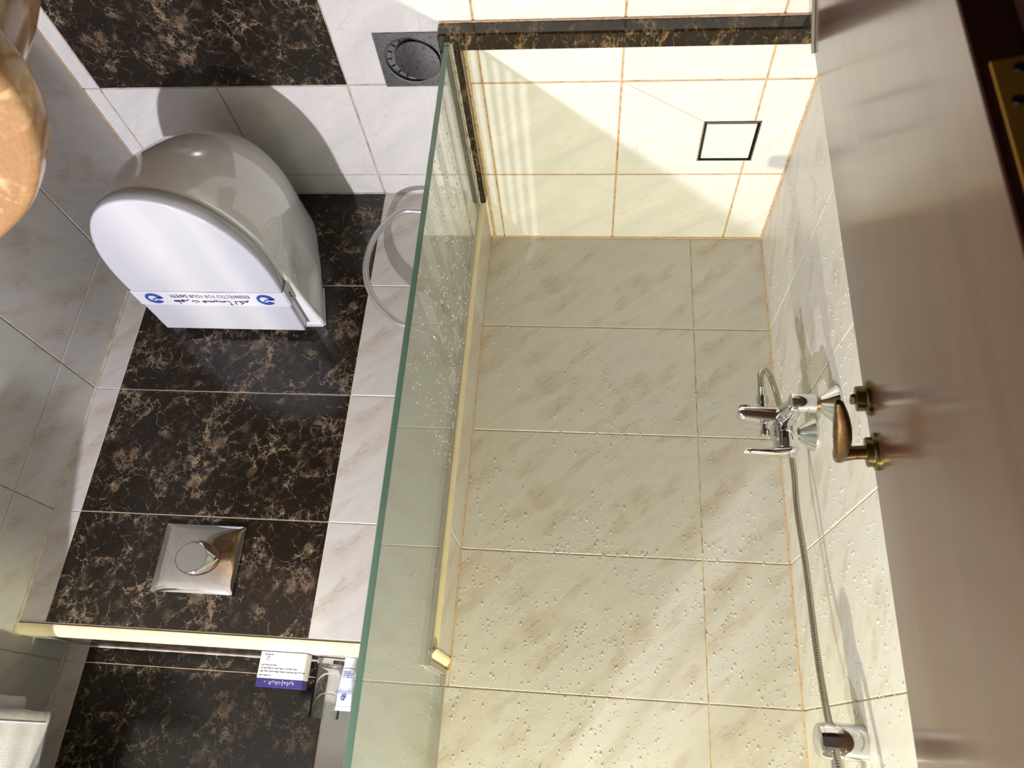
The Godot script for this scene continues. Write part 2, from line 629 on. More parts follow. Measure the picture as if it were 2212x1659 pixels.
func bead(parent: Node3D, called: String, a: Vector3, b: Vector3, r: float, material: Material, sd: int) -> void:
	# an uneven line of old sealant
	var rng := RandomNumberGenerator.new()
	rng.seed = sd
	var pts := []
	var rad := []
	var n := maxi(4, int(a.distance_to(b) / 0.012))
	for k in n + 1:
		pts.append(a.lerp(b, float(k) / n))
		rad.append(r * rng.randf_range(0.75, 1.35))
	var m := Mb.new()
	m.tube(pts, rad, 8)
	part(parent, called, m.done(), material)


# ------------------------------------------------------------------ the room
const FZ := [0.0, 0.2578, 0.5505, 0.8505, 1.1505, 1.45]
const ROWS := [0.0, 0.29, 0.59, 0.89, 1.19, 1.49, 1.79, 2.09, 2.56]


func flip_z(zs: Array) -> Array:
	var o := zs.map(func(z): return -z)
	o.reverse()
	return o


func build_floor() -> void:
	var f := thing("floor", "floor of square off-white marble-effect tiles with a dark brown marble inset before the toilet", "floor", Vector3.ZERO, "structure")
	bed(f, "grout_bed", Rect2(0.735, -1.46, XR + 0.1 - 0.735, 1.56), Rect2(0.7825, -0.683, 0.135, 0.136), M.grout_dry)
	bed(f, "stained_grout_bed", Rect2(-0.1, -1.46, 0.835, 1.56), Rect2(0.0885, -0.431, 0.125, 0.124), M.grout_wet)
	slab(f, "threshold", Vector3(-0.6, -0.06, 1.46), Vector3(2.4, -0.004, 3.2), M.frame)
	var s := Vector2(0.302, 0.302)
	var drain := Rect2(0.087, -0.433, 0.128, 0.128)
	var round_drain := Rect2(0.78, -0.686, 0.14, 0.142)
	lay(f, M.white, Vector3.ZERO, Vector3.RIGHT, Vector3.FORWARD, [0.0, 0.1028, 0.4045, 0.7061], flip_z(FZ), 0.0042, s, 0, drain)
	lay(f, M.white, Vector3.ZERO, Vector3.RIGHT, Vector3.FORWARD, [0.7061, 0.74], flip_z([0.0, 0.2578, 0.5505, 0.668]), 0.0042, s)
	lay(f, M.white, Vector3.ZERO, Vector3.RIGHT, Vector3.FORWARD, [0.7061, 1.0087], flip_z(FZ), 0.0044, s, 0, round_drain)
	lay(f, M.white, Vector3.ZERO, Vector3.RIGHT, Vector3.FORWARD, [1.0087, 1.3138, 1.594, XR], flip_z([0.186, 0.2578, 0.5505]), 0.0042, s)
	lay(f, M.white, Vector3.ZERO, Vector3.RIGHT, Vector3.FORWARD, [1.594, XR], flip_z([0.5505, 1.1505, 1.45]), 0.003, Vector2(0.302, 0.6))
	lay(f, M.dark, Vector3.ZERO, Vector3.RIGHT, Vector3.FORWARD, [1.0087, 1.594], flip_z([0.5505, 0.8505]), 0.0026, Vector2(0.6, 0.3))
	lay(f, M.dark, Vector3.ZERO, Vector3.RIGHT, Vector3.FORWARD, [1.0087, 1.594], flip_z([0.8505, 1.1505]), 0.0, Vector2(0.6, 0.3), 0)
	lay(f, M.white, Vector3.ZERO, Vector3.RIGHT, Vector3.FORWARD, [1.0087, 1.3138, 1.594], flip_z([1.1505, 1.45]), 0.0034, s)
	var cut := Mb.new()
	ribbon(cut, [Vector2(0.2145, -0.4325), Vector2(0.4035, -0.5495)], 0.0011, Vector3.ZERO, Vector3.RIGHT, Vector3.FORWARD, Vector2.ONE, 0.0004)
	part(f, "cut_joint", cut.done(), M.grout_wet)
	bead(f, "sealant", Vector3(0.0, 0.001, 0.002), Vector3(0.742, 0.001, 0.002), 0.0026, M.stain, 1)
	bead(f, "sealant", Vector3(0.002, 0.001, 0.0), Vector3(0.002, 0.001, 0.66), 0.0026, M.stain, 2)
	bead(f, "sealant", Vector3(0.7335, 0.001, 0.0), Vector3(0.7335, 0.001, 0.665), 0.0036, M.stain, 3)
	bead(f, "sealant", Vector3(0.0, 0.001, 0.708), Vector3(0.775, 0.001, 0.708), 0.0024, M.stain, 4)
	bead(f, "sealant", Vector3(XR - 0.001, 0.001, 0.19), Vector3(XR - 0.001, 0.001, 1.4), 0.0018, M.stain, 5)


func build_wall_back() -> void:
	var w := thing("wall_back", "shower back wall of beige streaked tiles with a dark marble panel above the shelf", "wall", Vector3.ZERO, "structure")
	slab(w, "grout_bed", Vector3(-0.1, -0.06, -0.1), Vector3(XR + 0.1, CEIL + 0.1, -0.0016), M.grout_wall)
	lay(w, M.wall, Vector3.ZERO, Vector3.RIGHT, Vector3.UP, [0.0, 0.1908, 0.7445], [0.0, 0.29, 0.59, 0.89, 1.19], 0.0026, Vector2(0.6, 0.3))
	lay(w, M.wall, Vector3.ZERO, Vector3.RIGHT, Vector3.UP, [0.0, 0.1908, 0.7908, 1.012], [1.19, 1.49, 1.79, 2.09, 2.56], 0.0024, Vector2(0.6, 0.3))
	lay(w, M.wall, Vector3.ZERO, Vector3.RIGHT, Vector3.UP, [0.7445, 1.012], [HB, 1.19], 0.0024, Vector2(0.6, 0.3))
	lay(w, M.dark, Vector3.ZERO, Vector3.RIGHT, Vector3.UP, [1.012, 1.583], [HB, 1.19, 1.49, 1.79, 2.09, 2.56], 0.0024, Vector2(0.6, 0.3), 1)
	lay(w, M.wall_grey, Vector3.ZERO, Vector3.RIGHT, Vector3.UP, [1.583, XR], [HB, 1.19, 1.49, 1.79, 2.09, 2.56], 0.0018, Vector2(0.6, 0.3))
	bead(w, "sealant", Vector3(0.001, 0.0, 0.001), Vector3(0.001, 1.8, 0.001), 0.0022, M.stain, 21)
	bead(w, "sealant", Vector3(0.7435, 0.0, 0.001), Vector3(0.7435, HB, 0.001), 0.0022, M.stain, 22)


func build_wall_left() -> void:
	var w := thing("wall_left", "shower side wall of beige streaked tiles behind the mixer tap", "wall", Vector3.ZERO, "structure")
	slab(w, "grout_bed", Vector3(-0.1, -0.06, -0.1), Vector3(-0.0024, CEIL + 0.1, 1.56), M.grout_wall)
	lay(w, M.wall, Vector3.ZERO, Vector3.FORWARD, Vector3.UP, [-1.45, -1.24, -0.64, 0.0], ROWS, 0.0026, Vector2(0.6, 0.3))


func build_wall_right() -> void:
	var w := thing("wall_right", "grey-beige tiled side wall beside the toilet and vanity", "wall", Vector3.ZERO, "structure")
	slab(w, "grout_bed", Vector3(XR + 0.0024, -0.06, -0.1), Vector3(XR + 0.1, CEIL + 0.1, 1.56), M.grout_dry)
	lay(w, M.wall_grey, Vector3(XR, 0, 0), Vector3.BACK, Vector3.UP, [0.0, 0.3207, 0.9207, 1.45], ROWS, 0.0026, Vector2(0.6, 0.3), 1)
	bead(w, "sealant", Vector3(XR - 0.001, 0.0, ZB + 0.001), Vector3(XR - 0.001, HB, ZB + 0.001), 0.0034, M.grout_dry, 31)
	bead(w, "sealant", Vector3(XR - 0.001, HB, 0.001), Vector3(XR - 0.001, 2.3, 0.001), 0.004, M.grout_dry, 32)


func build_wall_cistern() -> void:
	var w := thing("wall_cistern", "half-height boxed-out wall behind the toilet with dark brown marble tiles between pale tiles and a cream edge trim", "wall", Vector3.ZERO, "structure")
	var core := Mb.new()
	for q in [[Vector3(0.768, 0.0, 0.0), Vector3(XR + 0.01, 1.1305, ZB - 0.0014)], [Vector3(0.7456, 0.0, -0.01), Vector3(0.768, HB - 0.024, 0.163)], [Vector3(0.767, 1.1305, -0.01), Vector3(XR + 0.01, HB - 0.0016, 0.1645)]]:
		core.box((q[0] + q[1]) / 2, q[1] - q[0])
	part(w, "grout_bed", core.done(), M.grout_pale)
	var rows := [0.0, 0.29, 0.59, 0.89, 1.1295]
	lay(w, M.wall, Vector3(0, 0, ZB), Vector3.RIGHT, Vector3.UP, [0.756, 1.006], rows, 0.0024, Vector2(0.6, 0.3))
	lay(w, M.dark, Vector3(0, 0, ZB), Vector3.RIGHT, Vector3.UP, [1.006, 1.576], rows, 0.0024, Vector2(0.6, 0.3), 1)
	lay(w, M.wall_grey, Vector3(0, 0, ZB), Vector3.RIGHT, Vector3.UP, [1.576, XR], rows, 0.0018, Vector2(0.6, 0.3))
	lay(w, M.wall, Vector3(0.744, 0, 0), Vector3.BACK, Vector3.UP, [0.002, 0.164], rows.slice(0, 4) + [1.13], 0.0024, Vector2(0.6, 0.3))
	# the shelf: polished tiles on top
	lay(w, M.wall, Vector3(0, HB, 0), Vector3.RIGHT, Vector3.FORWARD, [0.768, 1.012], [-0.163, 0.0], 0.0018, Vector2(0.6, 0.3))
	lay(w, M.dark, Vector3(0, HB, 0), Vector3.RIGHT, Vector3.FORWARD, [1.012, 1.583], [-0.163, 0.0], 0.0018, Vector2(0.6, 0.3))
	lay(w, M.wall, Vector3(0, HB, 0), Vector3.RIGHT, Vector3.FORWARD, [1.583, XR], [-0.163, 0.0], 0.0018, Vector2(0.6, 0.3))
	# unseen head of the niche over the shelf, added to shade the wall behind
	slab(w, "unseen_niche_head", Vector3(0.764, 1.43, 0.0), Vector3(XR, 1.62, ZB), M.wall_grey)
	# rounded cream trims on the edges
	var q := PackedVector2Array([Vector2(0, 0), Vector2(0.0222, 0), Vector2(0.0224, 0.0002)])
	for k in 18: q.append(Vector2(cos(PI / 2 * (k + 0.25) / 17.5), sin(PI / 2 * (k + 0.25) / 17.5)) * 0.0225)
	q.append_array([Vector2(0.0002, 0.0224), Vector2(0, 0.0222)])
	var b := Mb.new()
	b.prism(q, Vector3(0.767, HB - 0.0225, ZB - 0.021), Vector3.BACK, Vector3.UP, Vector3.RIGHT, [[0, 0], [XR - 0.767, 0]], false)
	part(w, "edge_trim", b.done(), M.cream)
	b = Mb.new()
	b.prism(q, Vector3(0.7655, 0.0, ZB - 0.0215), Vector3.LEFT, Vector3.BACK, Vector3.UP, [[0, 0], [HB - 0.024, 0]], false)
	part(w, "edge_trim", b.done(), M.cream)
	b = Mb.new()
	b.prism(q, Vector3(0.7655, HB - 0.0225, 0.0), Vector3.LEFT, Vector3.UP, Vector3.BACK, [[0, 0.001], [0.002, 0], [ZB - 0.006, 0], [ZB, 0.004]], false)
	part(w, "edge_trim", b.done(), M.cream)
	bead(w, "sealant", Vector3(0.77, 0.001, ZB + 0.001), Vector3(XR, 0.001, ZB + 0.001), 0.0018, M.grout_dry, 41)
	bead(w, "sealant", Vector3(0.77, HB, 0.001), Vector3(XR, HB, 0.001), 0.0019, M.grout_pale, 42)


func build_front_and_ceiling() -> void:
	var c := thing("ceiling", "plain white painted ceiling", "ceiling", Vector3.ZERO, "structure")
	slab(c, "board", Vector3(-0.1, CEIL, -0.1), Vector3(XR + 0.1, CEIL + 0.1, 1.56), M.paint)
	var w := thing("wall_front", "wall with the doorway, painted pale beside the doorway", "wall", Vector3.ZERO, "structure")
	slab(w, "tiled_panel", Vector3(0.97, -0.06, 1.45), Vector3(XR + 0.1, CEIL, 1.55), M.paint)
	slab(w, "lintel", Vector3(0.2, 2.06, 1.45), Vector3(0.97, CEIL, 1.55), M.paint)
	slab(w, "tiled_panel", Vector3(-0.1, -0.06, 1.45), Vector3(0.16, CEIL, 1.55), M.paint_front)
	w = thing("trim_1", "dark brown wooden lining round the doorway", "door frame", Vector3.ZERO, "structure")
	slab(w, "door_lining", Vector3(0.16, -0.004, 1.402), Vector3(0.2, 2.06, 1.57), M.frame)
	slab(w, "door_lining", Vector3(0.95, -0.004, 1.46), Vector3(0.97, 2.06, 1.57), M.frame)
	slab(w, "door_lining", Vector3(0.2, 2.04, 1.43), Vector3(0.95, 2.06, 1.57), M.frame)


func build_curb() -> void:
	var c := thing("shower_curb", "low L-shaped curb of wet dark brown marble round the shower floor", "curb", Vector3.ZERO, "structure")
	var b := Mb.new()
	b.box(Vector3(0.389, 0.0165, 0.687), Vector3(0.776, 0.041, 0.041), 0.0035)
	part(c, "curb_stone", b.done(), M.curb)
	b = Mb.new()
	b.box(Vector3(0.756, 0.0163, 0.428), Vector3(0.0425, 0.0405, 0.478), 0.003)
	part(c, "curb_stone", b.done(), M.curb)
	bead(c, "sealant", Vector3(0.7505, 0.0375, 0.19), Vector3(0.7505, 0.0375, 0.69), 0.003, M.silicone, 51)


# ------------------------------------------------------------------ the door, open into the room
const D_LATCH := Vector3(0.0415, 0.0, 0.662)
const D_HINGE := Vector3(0.226, 0.0, 1.39)


func build_door() -> void:
	var d := thing("door_1", "brown lacquered wooden door standing open along the shower wall, with a bronze lever handle", "door", D_LATCH, "structure")
	var along := (D_HINGE - D_LATCH).normalized()
	d.transform.basis = Basis(along, Vector3.UP, along.cross(Vector3.UP))   # x towards the hinge, z away from the visible face
	if d.transform.basis.z.x > 0: d.transform.basis = Basis(along, Vector3.UP, -along.cross(Vector3.UP))
	var wd := D_LATCH.distance_to(D_HINGE)
	# local frame: x along the leaf, y up, n = out of the visible face
	d.transform.basis = Basis(along, Vector3.UP, along.cross(Vector3.UP))
	var out := 1.0 if d.transform.basis.z.x > 0 else -1.0
	var b := Mb.new()
	b.box(Vector3(wd / 2, 1.023, -0.02 * out), Vector3(wd, 2.03, 0.04), 0.0015)
	b.has_uv = true
	for p in b.v: b.uv.append(Vector2(p.x / 0.75 + p.z * 3.0, p.y / 2.03))
	part(d, "leaf", b.done(), M.wood)
	var n := Vector3(0, 0, out)
	# lever: rosette, neck, blade that bends back towards the hinge
	var hx := 0.058
	var hy := 0.893
	b = Mb.new()
	b.lathe(Vector3(hx, hy, 0), n, [[0.0, 0.0], [0.0265, 0.0], [0.0265, 0.004], [0.025, 0.006], [0.021, 0.0065], [0.021, 0.014], [0.0195, 0.0155], [0.0, 0.0155]], 32)
	part(d, "rosette", b.done(), M.old_brass)
	b = Mb.new()
	b.lathe(Vector3(hx, hy, 0), n, [[0.0, 0.012], [0.0098, 0.012], [0.0098, 0.030], [0.0115, 0.043], [0.0125, 0.052], [0.011, 0.056], [0.0, 0.057]], 24)
	var rings := []
	for k in 15:
		var t := k / 14.0
		var x := hx - 0.014 + 0.135 * t
		var half := lerpf(0.0125, 0.014, smoothstep(0.1, 0.45, t)) * (1.0 - 0.5 * smoothstep(0.55, 1.0, t))
		var thick := lerpf(0.0088, 0.0122, smoothstep(0.1, 0.45, t)) * (1.0 - 0.52 * smoothstep(0.5, 1.0, t))
		if k == 0 or k == 14:
			half *= 0.55
			thick *= 0.5
		var z := 0.05 - 0.012 * sin(t * PI * 0.9) * 0.5 + 0.004 * t
		var r := PackedVector3Array()
		for q in circle(1.0, 16): r.append(Vector3(x, hy - 0.026 * smoothstep(0.1, 1.0, t) + signf(q.y) * pow(absf(q.y), 0.7) * half, out * (z + signf(q.x) * pow(absf(q.x), 0.7) * thick)))
		rings.append(r)
	b.loft(rings)
	part(d, "lever_handle", b.done(), M.bronze)
	# metal strip along the foot of the leaf
	b = Mb.new()
	b.box(Vector3(wd / 2, 0.03, 0.003 * out), Vector3(wd - 0.002, 0.052, 0.006), 0.0012)
	part(d, "bottom_strip", b.done(), M.strip)
	# thumb-turn lock below it
	b = Mb.new()
	b.lathe(Vector3(hx, 0.811, 0), n, [[0.0, 0.0], [0.0255, 0.0], [0.0255, 0.004], [0.024, 0.006], [0.0185, 0.0065], [0.0185, 0.0175], [0.017, 0.019], [0.0, 0.019]], 28)
	b.box(Vector3(hx, 0.811, out * 0.022), Vector3(0.026, 0.008, 0.008), 0.002)
	part(d, "lock_rosette", b.done(), M.old_brass)
	# hinge leaf let into the near edge
	b = Mb.new()
	b.box(Vector3(wd + 0.0008, 0.951, -0.0235 * out), Vector3(0.0022, 0.104, 0.031), 0.0006)
	var leaf := part(d, "hinge", b.done(), M.hinge)
	for s in [[0.908, -0.0225], [0.933, -0.017], [0.959, -0.022], [0.986, -0.017]]:
		var sc := Mb.new()
		sc.lathe(Vector3(wd + 0.0016, s[0], s[1] * out), Vector3.RIGHT, [[0.0, 0.0], [0.0042, 0.0], [0.0036, 0.0009], [0.0, 0.0007]], 16)
		part(leaf, "screw", sc.done(), M.screw)


# ------------------------------------------------------------------ the frosted screen
func front_z(y: float) -> float:
	return 0.6915 - 0.022 * (y - 0.05)


func pane_poly(y0: float, y1: float, inset := 0.0) -> PackedVector2Array:
	# the glass between two heights, as (z, y); it steps back over the shelf
	var o := PackedVector2Array([Vector2(front_z(y0) - inset, y0), Vector2(front_z(y1) - inset, y1)])
	var step := 1.172
	if y1 <= step: o.append_array([Vector2(0.196, y1), Vector2(0.196, y0)])
	elif y0 >= step: o.append_array([Vector2(0.008, y1), Vector2(0.008, y0)])
	else: o.append_array([Vector2(0.008, y1), Vector2(0.008, step), Vector2(0.196, step), Vector2(0.196, y0)])
	return o


func sheet(poly: PackedVector2Array, x0: float, x1: float, rim := true) -> ArrayMesh:
	var b := Mb.new()
	var idx := Geometry2D.triangulate_polygon(poly)
	for k in range(0, idx.size(), 3):
		var p := [poly[idx[k]], poly[idx[k + 1]], poly[idx[k + 2]]]
		b.tri(Vector3(x1, p[0].y, p[0].x), Vector3(x1, p[1].y, p[1].x), Vector3(x1, p[2].y, p[2].x), -1)
		b.tri(Vector3(x0, p[0].y, p[0].x), Vector3(x0, p[2].y, p[2].x), Vector3(x0, p[1].y, p[1].x), -1)
	if rim:
		var n := poly.size()
		for k in n:
			var a := poly[k]
			var c := poly[(k + 1) % n]
			b.quad(Vector3(x0, a.y, a.x), Vector3(x0, c.y, c.x), Vector3(x1, c.y, c.x), Vector3(x1, a.y, a.x), -1)
	b.shell()
	return b.done()


func build_screen() -> void:
	var s := thing("shower_screen", "fixed greenish glass shower screen, frosted with clear stripes low down, standing on the dark curb", "shower screen")
	part(s, "pane", sheet(pane_poly(0.045, 2.2), 0.752, 0.762), M.pane)
	# the ground front edge, green through its depth
	var b := Mb.new()
	var e0 := front_z(0.045)
	var e1 := front_z(2.2)
	b.quad(Vector3(0.752, 0.045, e0 + 0.0004), Vector3(0.762, 0.045, e0 + 0.0004), Vector3(0.762, 2.2, e1 + 0.0004), Vector3(0.752, 2.2, e1 + 0.0004), -1)
	b.quad(Vector3(0.7525, 0.045, e0 - 0.003), Vector3(0.7525, 2.2, e1 - 0.003), Vector3(0.7615, 2.2, e1 - 0.003), Vector3(0.7615, 0.045, e0 - 0.003), -1)
	b.quad(Vector3(0.752, 0.045, e0 + 0.0004), Vector3(0.752, 2.2, e1 + 0.0004), Vector3(0.7525, 2.2, e1 - 0.003), Vector3(0.7525, 0.045, e0 - 0.003), -1)
	b.quad(Vector3(0.762, 0.045, e0 + 0.0004), Vector3(0.7615, 0.045, e0 - 0.003), Vector3(0.7615, 2.2, e1 - 0.003), Vector3(0.762, 2.2, e1 + 0.0004), -1)
	b.shell()
	part(s, "polished_edge", b.done(), M.glass_edge)
	for band in [[0.047, 0.09], [0.135, 0.18], [0.225, 0.27], [0.315, 0.36], [0.405, 0.45], [0.495, 0.54], [0.585, 1.75], [1.817, 1.838], [1.923, 2.195]]:
		part(s, "frosted_band", sheet(pane_poly(band[0], band[1], 0.001), 0.7623, 0.7627), M.frost)
	# grey metal channel: along the curb, up the boxed wall, back over the shelf, up the rear wall
	for seg in [[Vector3(0.757, 0.0405, 0.445), Vector3(0.0126, 0.0086, 0.496)], [Vector3(0.757, 0.602, 0.1918), Vector3(0.0126, 1.126, 0.0112)],
		[Vector3(0.757, 1.1615, 0.099), Vector3(0.0135, 0.0125, 0.197)], [Vector3(0.757, 1.685, 0.0065), Vector3(0.0126, 1.035, 0.0125)]]:
		var m := Mb.new()
		m.box(seg[0], seg[1], 0.0012)
		part(s, "channel", m.done(), M.channel)


	for q in [[0.62, 0.006], [0.565, 0.004], [0.53, 0.007], [0.44, 0.02], [0.385, 0.026], [0.30, 0.008], [0.225, 0.012]]:
		var m := Mb.new()
		m.lathe(Vector3(0.7505, 0.0405, q[0]), Vector3.LEFT, [[0.0024, 0.0], [0.0018, 0.0005], [0.0, 0.0007]], 10, Vector2(1.0, q[1] / 0.0048))
		part(s, "mould_spot", m.done(), M.gap)


# ------------------------------------------------------------------ the toilet
const TX := 1.309


func d_ring(y: float, w0: float, w: float, zw: float, zm: float, zf: float, n: int, power := 2.0) -> PackedVector3Array:
	# a D outline: straight at the wall, sides to zm, a rounded front to zf
	var r := PackedVector3Array()
	var side := n / 4
	for k in side: r.append(Vector3(-lerpf(w0, w, float(k) / side), y, lerpf(zw, zm, float(k) / side)))
	var arc := n - 2 * side
	for k in arc + 1:
		var a := PI * k / arc
		r.append(Vector3(-w * signf(cos(a)) * pow(absf(cos(a)), 2.0 / power), y, zm + (zf - zm) * pow(absf(sin(a)), 2.0 / power)))
	for k in side: r.append(Vector3(lerpf(w, w0, float(k + 1) / side), y, lerpf(zm, zw, float(k + 1) / side)))
	return r


func build_toilet() -> void:
	var t := thing("toilet", "white wall-hung toilet with its lid down, before the dark marble wall", "toilet", Vector3(TX, 0, 0))
	var lv := [[0.4045, 0.2035, 0.170, 0.42, 0.676], [0.4015, 0.2075, 0.175, 0.42, 0.683], [0.396, 0.2085, 0.1775, 0.42, 0.686], [0.36, 0.2, 0.1765, 0.415, 0.681], [0.30, 0.185, 0.173, 0.40, 0.667], [0.24, 0.17, 0.165, 0.38, 0.638],
		[0.18, 0.152, 0.152, 0.355, 0.60], [0.13, 0.137, 0.134, 0.33, 0.555], [0.09, 0.12, 0.112, 0.305, 0.51], [0.062, 0.095, 0.082, 0.28, 0.455], [0.054, 0.075, 0.055, 0.26, 0.40]]
	var rings := []
	for i in lv.size() - 1:
		var n := 1 if i < 2 else 6
		for k in n:
			var f := float(k) / n
			var pr: Array = lv[maxi(i - 1, 0)]
			var nx: Array = lv[mini(i + 2, lv.size() - 1)]
			var c := []
			for m in 5: c.append(lerpf(lv[i][m], lv[i + 1][m], f) if i < 2 else cubic_interpolate(lv[i][m], lv[i + 1][m], pr[m], nx[m], f))
			rings.append(d_ring(c[0], c[1], c[2], ZB + 0.002, c[3], c[4], 96, 2.15))
	rings.append(d_ring(lv[-1][0], lv[-1][1], lv[-1][2], ZB + 0.002, lv[-1][3], lv[-1][4], 96, 2.15))
	# the hand-sized hollow over the fixing bolt on either side
	for r in rings.size():
		var ring: PackedVector3Array = rings[r]
		for k in ring.size():
			var p := ring[k]
			var cz := lerpf(0.40, 0.235, smoothstep(0.27, 0.40, p.y))
			var dd := smoothstep(0.40, 0.28, p.z) * smoothstep(0.215, 0.235, p.z) * smoothstep(0.26, 0.30, p.y) * smoothstep(0.40, 0.37, p.y) * smoothstep(-0.09, 0.0, cz - p.z + 0.05)
			if absf(p.x) > 0.1: ring[k] = p - Vector3(signf(p.x) * 0.017 * dd, 0, 0)
		rings[r] = ring
	var b := Mb.new()
	var groups := []
	for k in rings.size(): groups.append(1)
	b.loft(rings, true, true, groups)
	part(t, "bowl", b.done(), M.china)
	b = Mb.new()
	b.loft([d_ring(0.4048, 0.168, 0.168, 0.24, 0.42, 0.678, 64, 2.15), d_ring(0.4062, 0.172, 0.172, 0.236, 0.42, 0.684, 64, 2.15), d_ring(0.4078, 0.170, 0.170, 0.238, 0.42, 0.682, 64, 2.15)])
	part(t, "seat", b.done(), M.seat)
	b = Mb.new()
	var lid := []
	for q in [[0.4082, 0.003], [0.4088, 0.001], [0.4105, 0.0], [0.4325, -0.0005], [0.4352, 0.0007], [0.4367, 0.0026], [0.4374, 0.006]]:
		var o := PackedVector2Array()
		for p in d_ring(0, 0.174, 0.1765, 0.214, 0.42, 0.692, 72, 2.12): o.append(Vector2(p.x, p.z))
		o = Mb.inset(o, q[1] + 0.0)
		var r := PackedVector3Array()
		for p in o: r.append(Vector3(p.x, q[0], p.y))
		lid.append(r)
	b.loft(lid)
	part(t, "lid", b.done(), M.seat)
	for s in [-1, 1]:
		b = Mb.new()
		b.lathe(Vector3(s * 0.075 - 0.018, 0.4235, 0.2125), Vector3.RIGHT, [[0.0, 0.0], [0.007, 0.0], [0.0075, 0.001], [0.0075, 0.035], [0.007, 0.036], [0.0, 0.036]], 16)
		part(t, "hinge", b.done(), M.seat)
	# the clear sealant line on the wall round its back
	b = Mb.new()
	b.tube([Vector3(-0.186, 0.30, ZB + 0.001), Vector3(-0.207, 0.395, ZB + 0.001), Vector3(-0.209, 0.402, ZB + 0.001), Vector3(-0.203, 0.4065, ZB + 0.001), Vector3(0.203, 0.4065, ZB + 0.001), Vector3(0.209, 0.402, ZB + 0.001), Vector3(0.207, 0.395, ZB + 0.001), Vector3(0.186, 0.30, ZB + 0.001)], 0.0026, 8)
	part(t, "sealant", b.done(), M.paper)


# ------------------------------------------------------------------ lettering
func ribbon(b: Mb, pts: Array, wide: float, at: Vector3, u: Vector3, v: Vector3, scale: Vector2, thick: float) -> void:
	# a pen stroke: a flat strip along the points, raised by its thickness
	var n := u.cross(v)
	for i in pts.size() - 1:
		var a := Vector2(pts[i].x * scale.x, pts[i].y * scale.y)
		var c := Vector2(pts[i + 1].x * scale.x, pts[i + 1].y * scale.y)
		var d := (c - a).normalized()
		var mid := (a + c) / 2
		var len := a.distance_to(c) + wide * 0.6
		b.box(at + u * mid.x + v * mid.y + n * thick / 2, Vector3(len, wide, thick), 0.0, Basis(u * d.x + v * d.y, u * -d.y + v * d.x, n))


func pts(flat: Array) -> Array:
	var o := []
	for k in range(0, flat.size(), 2): o.append(Vector2(flat[k], flat[k + 1]))
	return o


func script_line(strokes: Array, wide: float, at: Vector3, u: Vector3, v: Vector3, scale: Vector2) -> ArrayMesh:
	var b := Mb.new()
	for s in strokes: ribbon(b, pts(s), wide, at, u, v, scale, 0.0003)
	return b.done()


func letters(parent: Node3D, called: String, text: String, size: float, at: Vector3, u: Vector3, v: Vector3, material: Material, font := "Droid Sans", squash := 1.0) -> void:
	var m := TextMesh.new()
	var f := SystemFont.new()
	f.font_names = PackedStringArray([font])
	m.font = f
	m.text = text
	m.font_size = 32
	m.pixel_size = size / 32.0
	m.depth = 0.0004
	m.curve_step = 2.0
	part(parent, called, m, material, at, Basis(u * squash, v, u.cross(v)))


func round_mark(parent: Node3D, at: Vector3, u: Vector3, v: Vector3, r: float) -> void:
	# blue ring like a lower-case e, with a white bar through it
	var b := Mb.new()
	var n := u.cross(v) * 0.0004
	var steps := 40
	var seg := []
	for k in steps + 1:
		var a := deg_to_rad(lerpf(28.0, 352.0, float(k) / steps) + 150.0)
		var inner := r * (0.52 + 0.13 * sin(a + 2.2))
		var c := u * cos(a) + v * sin(a)
		seg.append([at + c * r, at + c * inner + (u * 0.05 + v * 0.06) * r])
	for k in steps:
		var p: Array = seg[k]
		var q: Array = seg[k + 1]
		b.quad(p[0] + n, q[0] + n, q[1] + n, p[1] + n, -1)
		b.quad(p[0], p[1], q[1], q[0], -1)
		b.quad(p[0], q[0], q[0] + n, p[0] + n, -1)
		b.quad(p[1], p[1] + n, q[1] + n, q[1], -1)
	b.shell()
	var w := Mb.new()
	ribbon(w, pts([-0.95, -0.2, -0.1, 0.02, 0.3, 0.3]), r * 0.16, at, u, v, Vector2(r, r), 0.0004)
	part(parent, "round_mark", b.done(), M.blue)
	part(parent, "round_mark_bar", w.done(), M.blue)


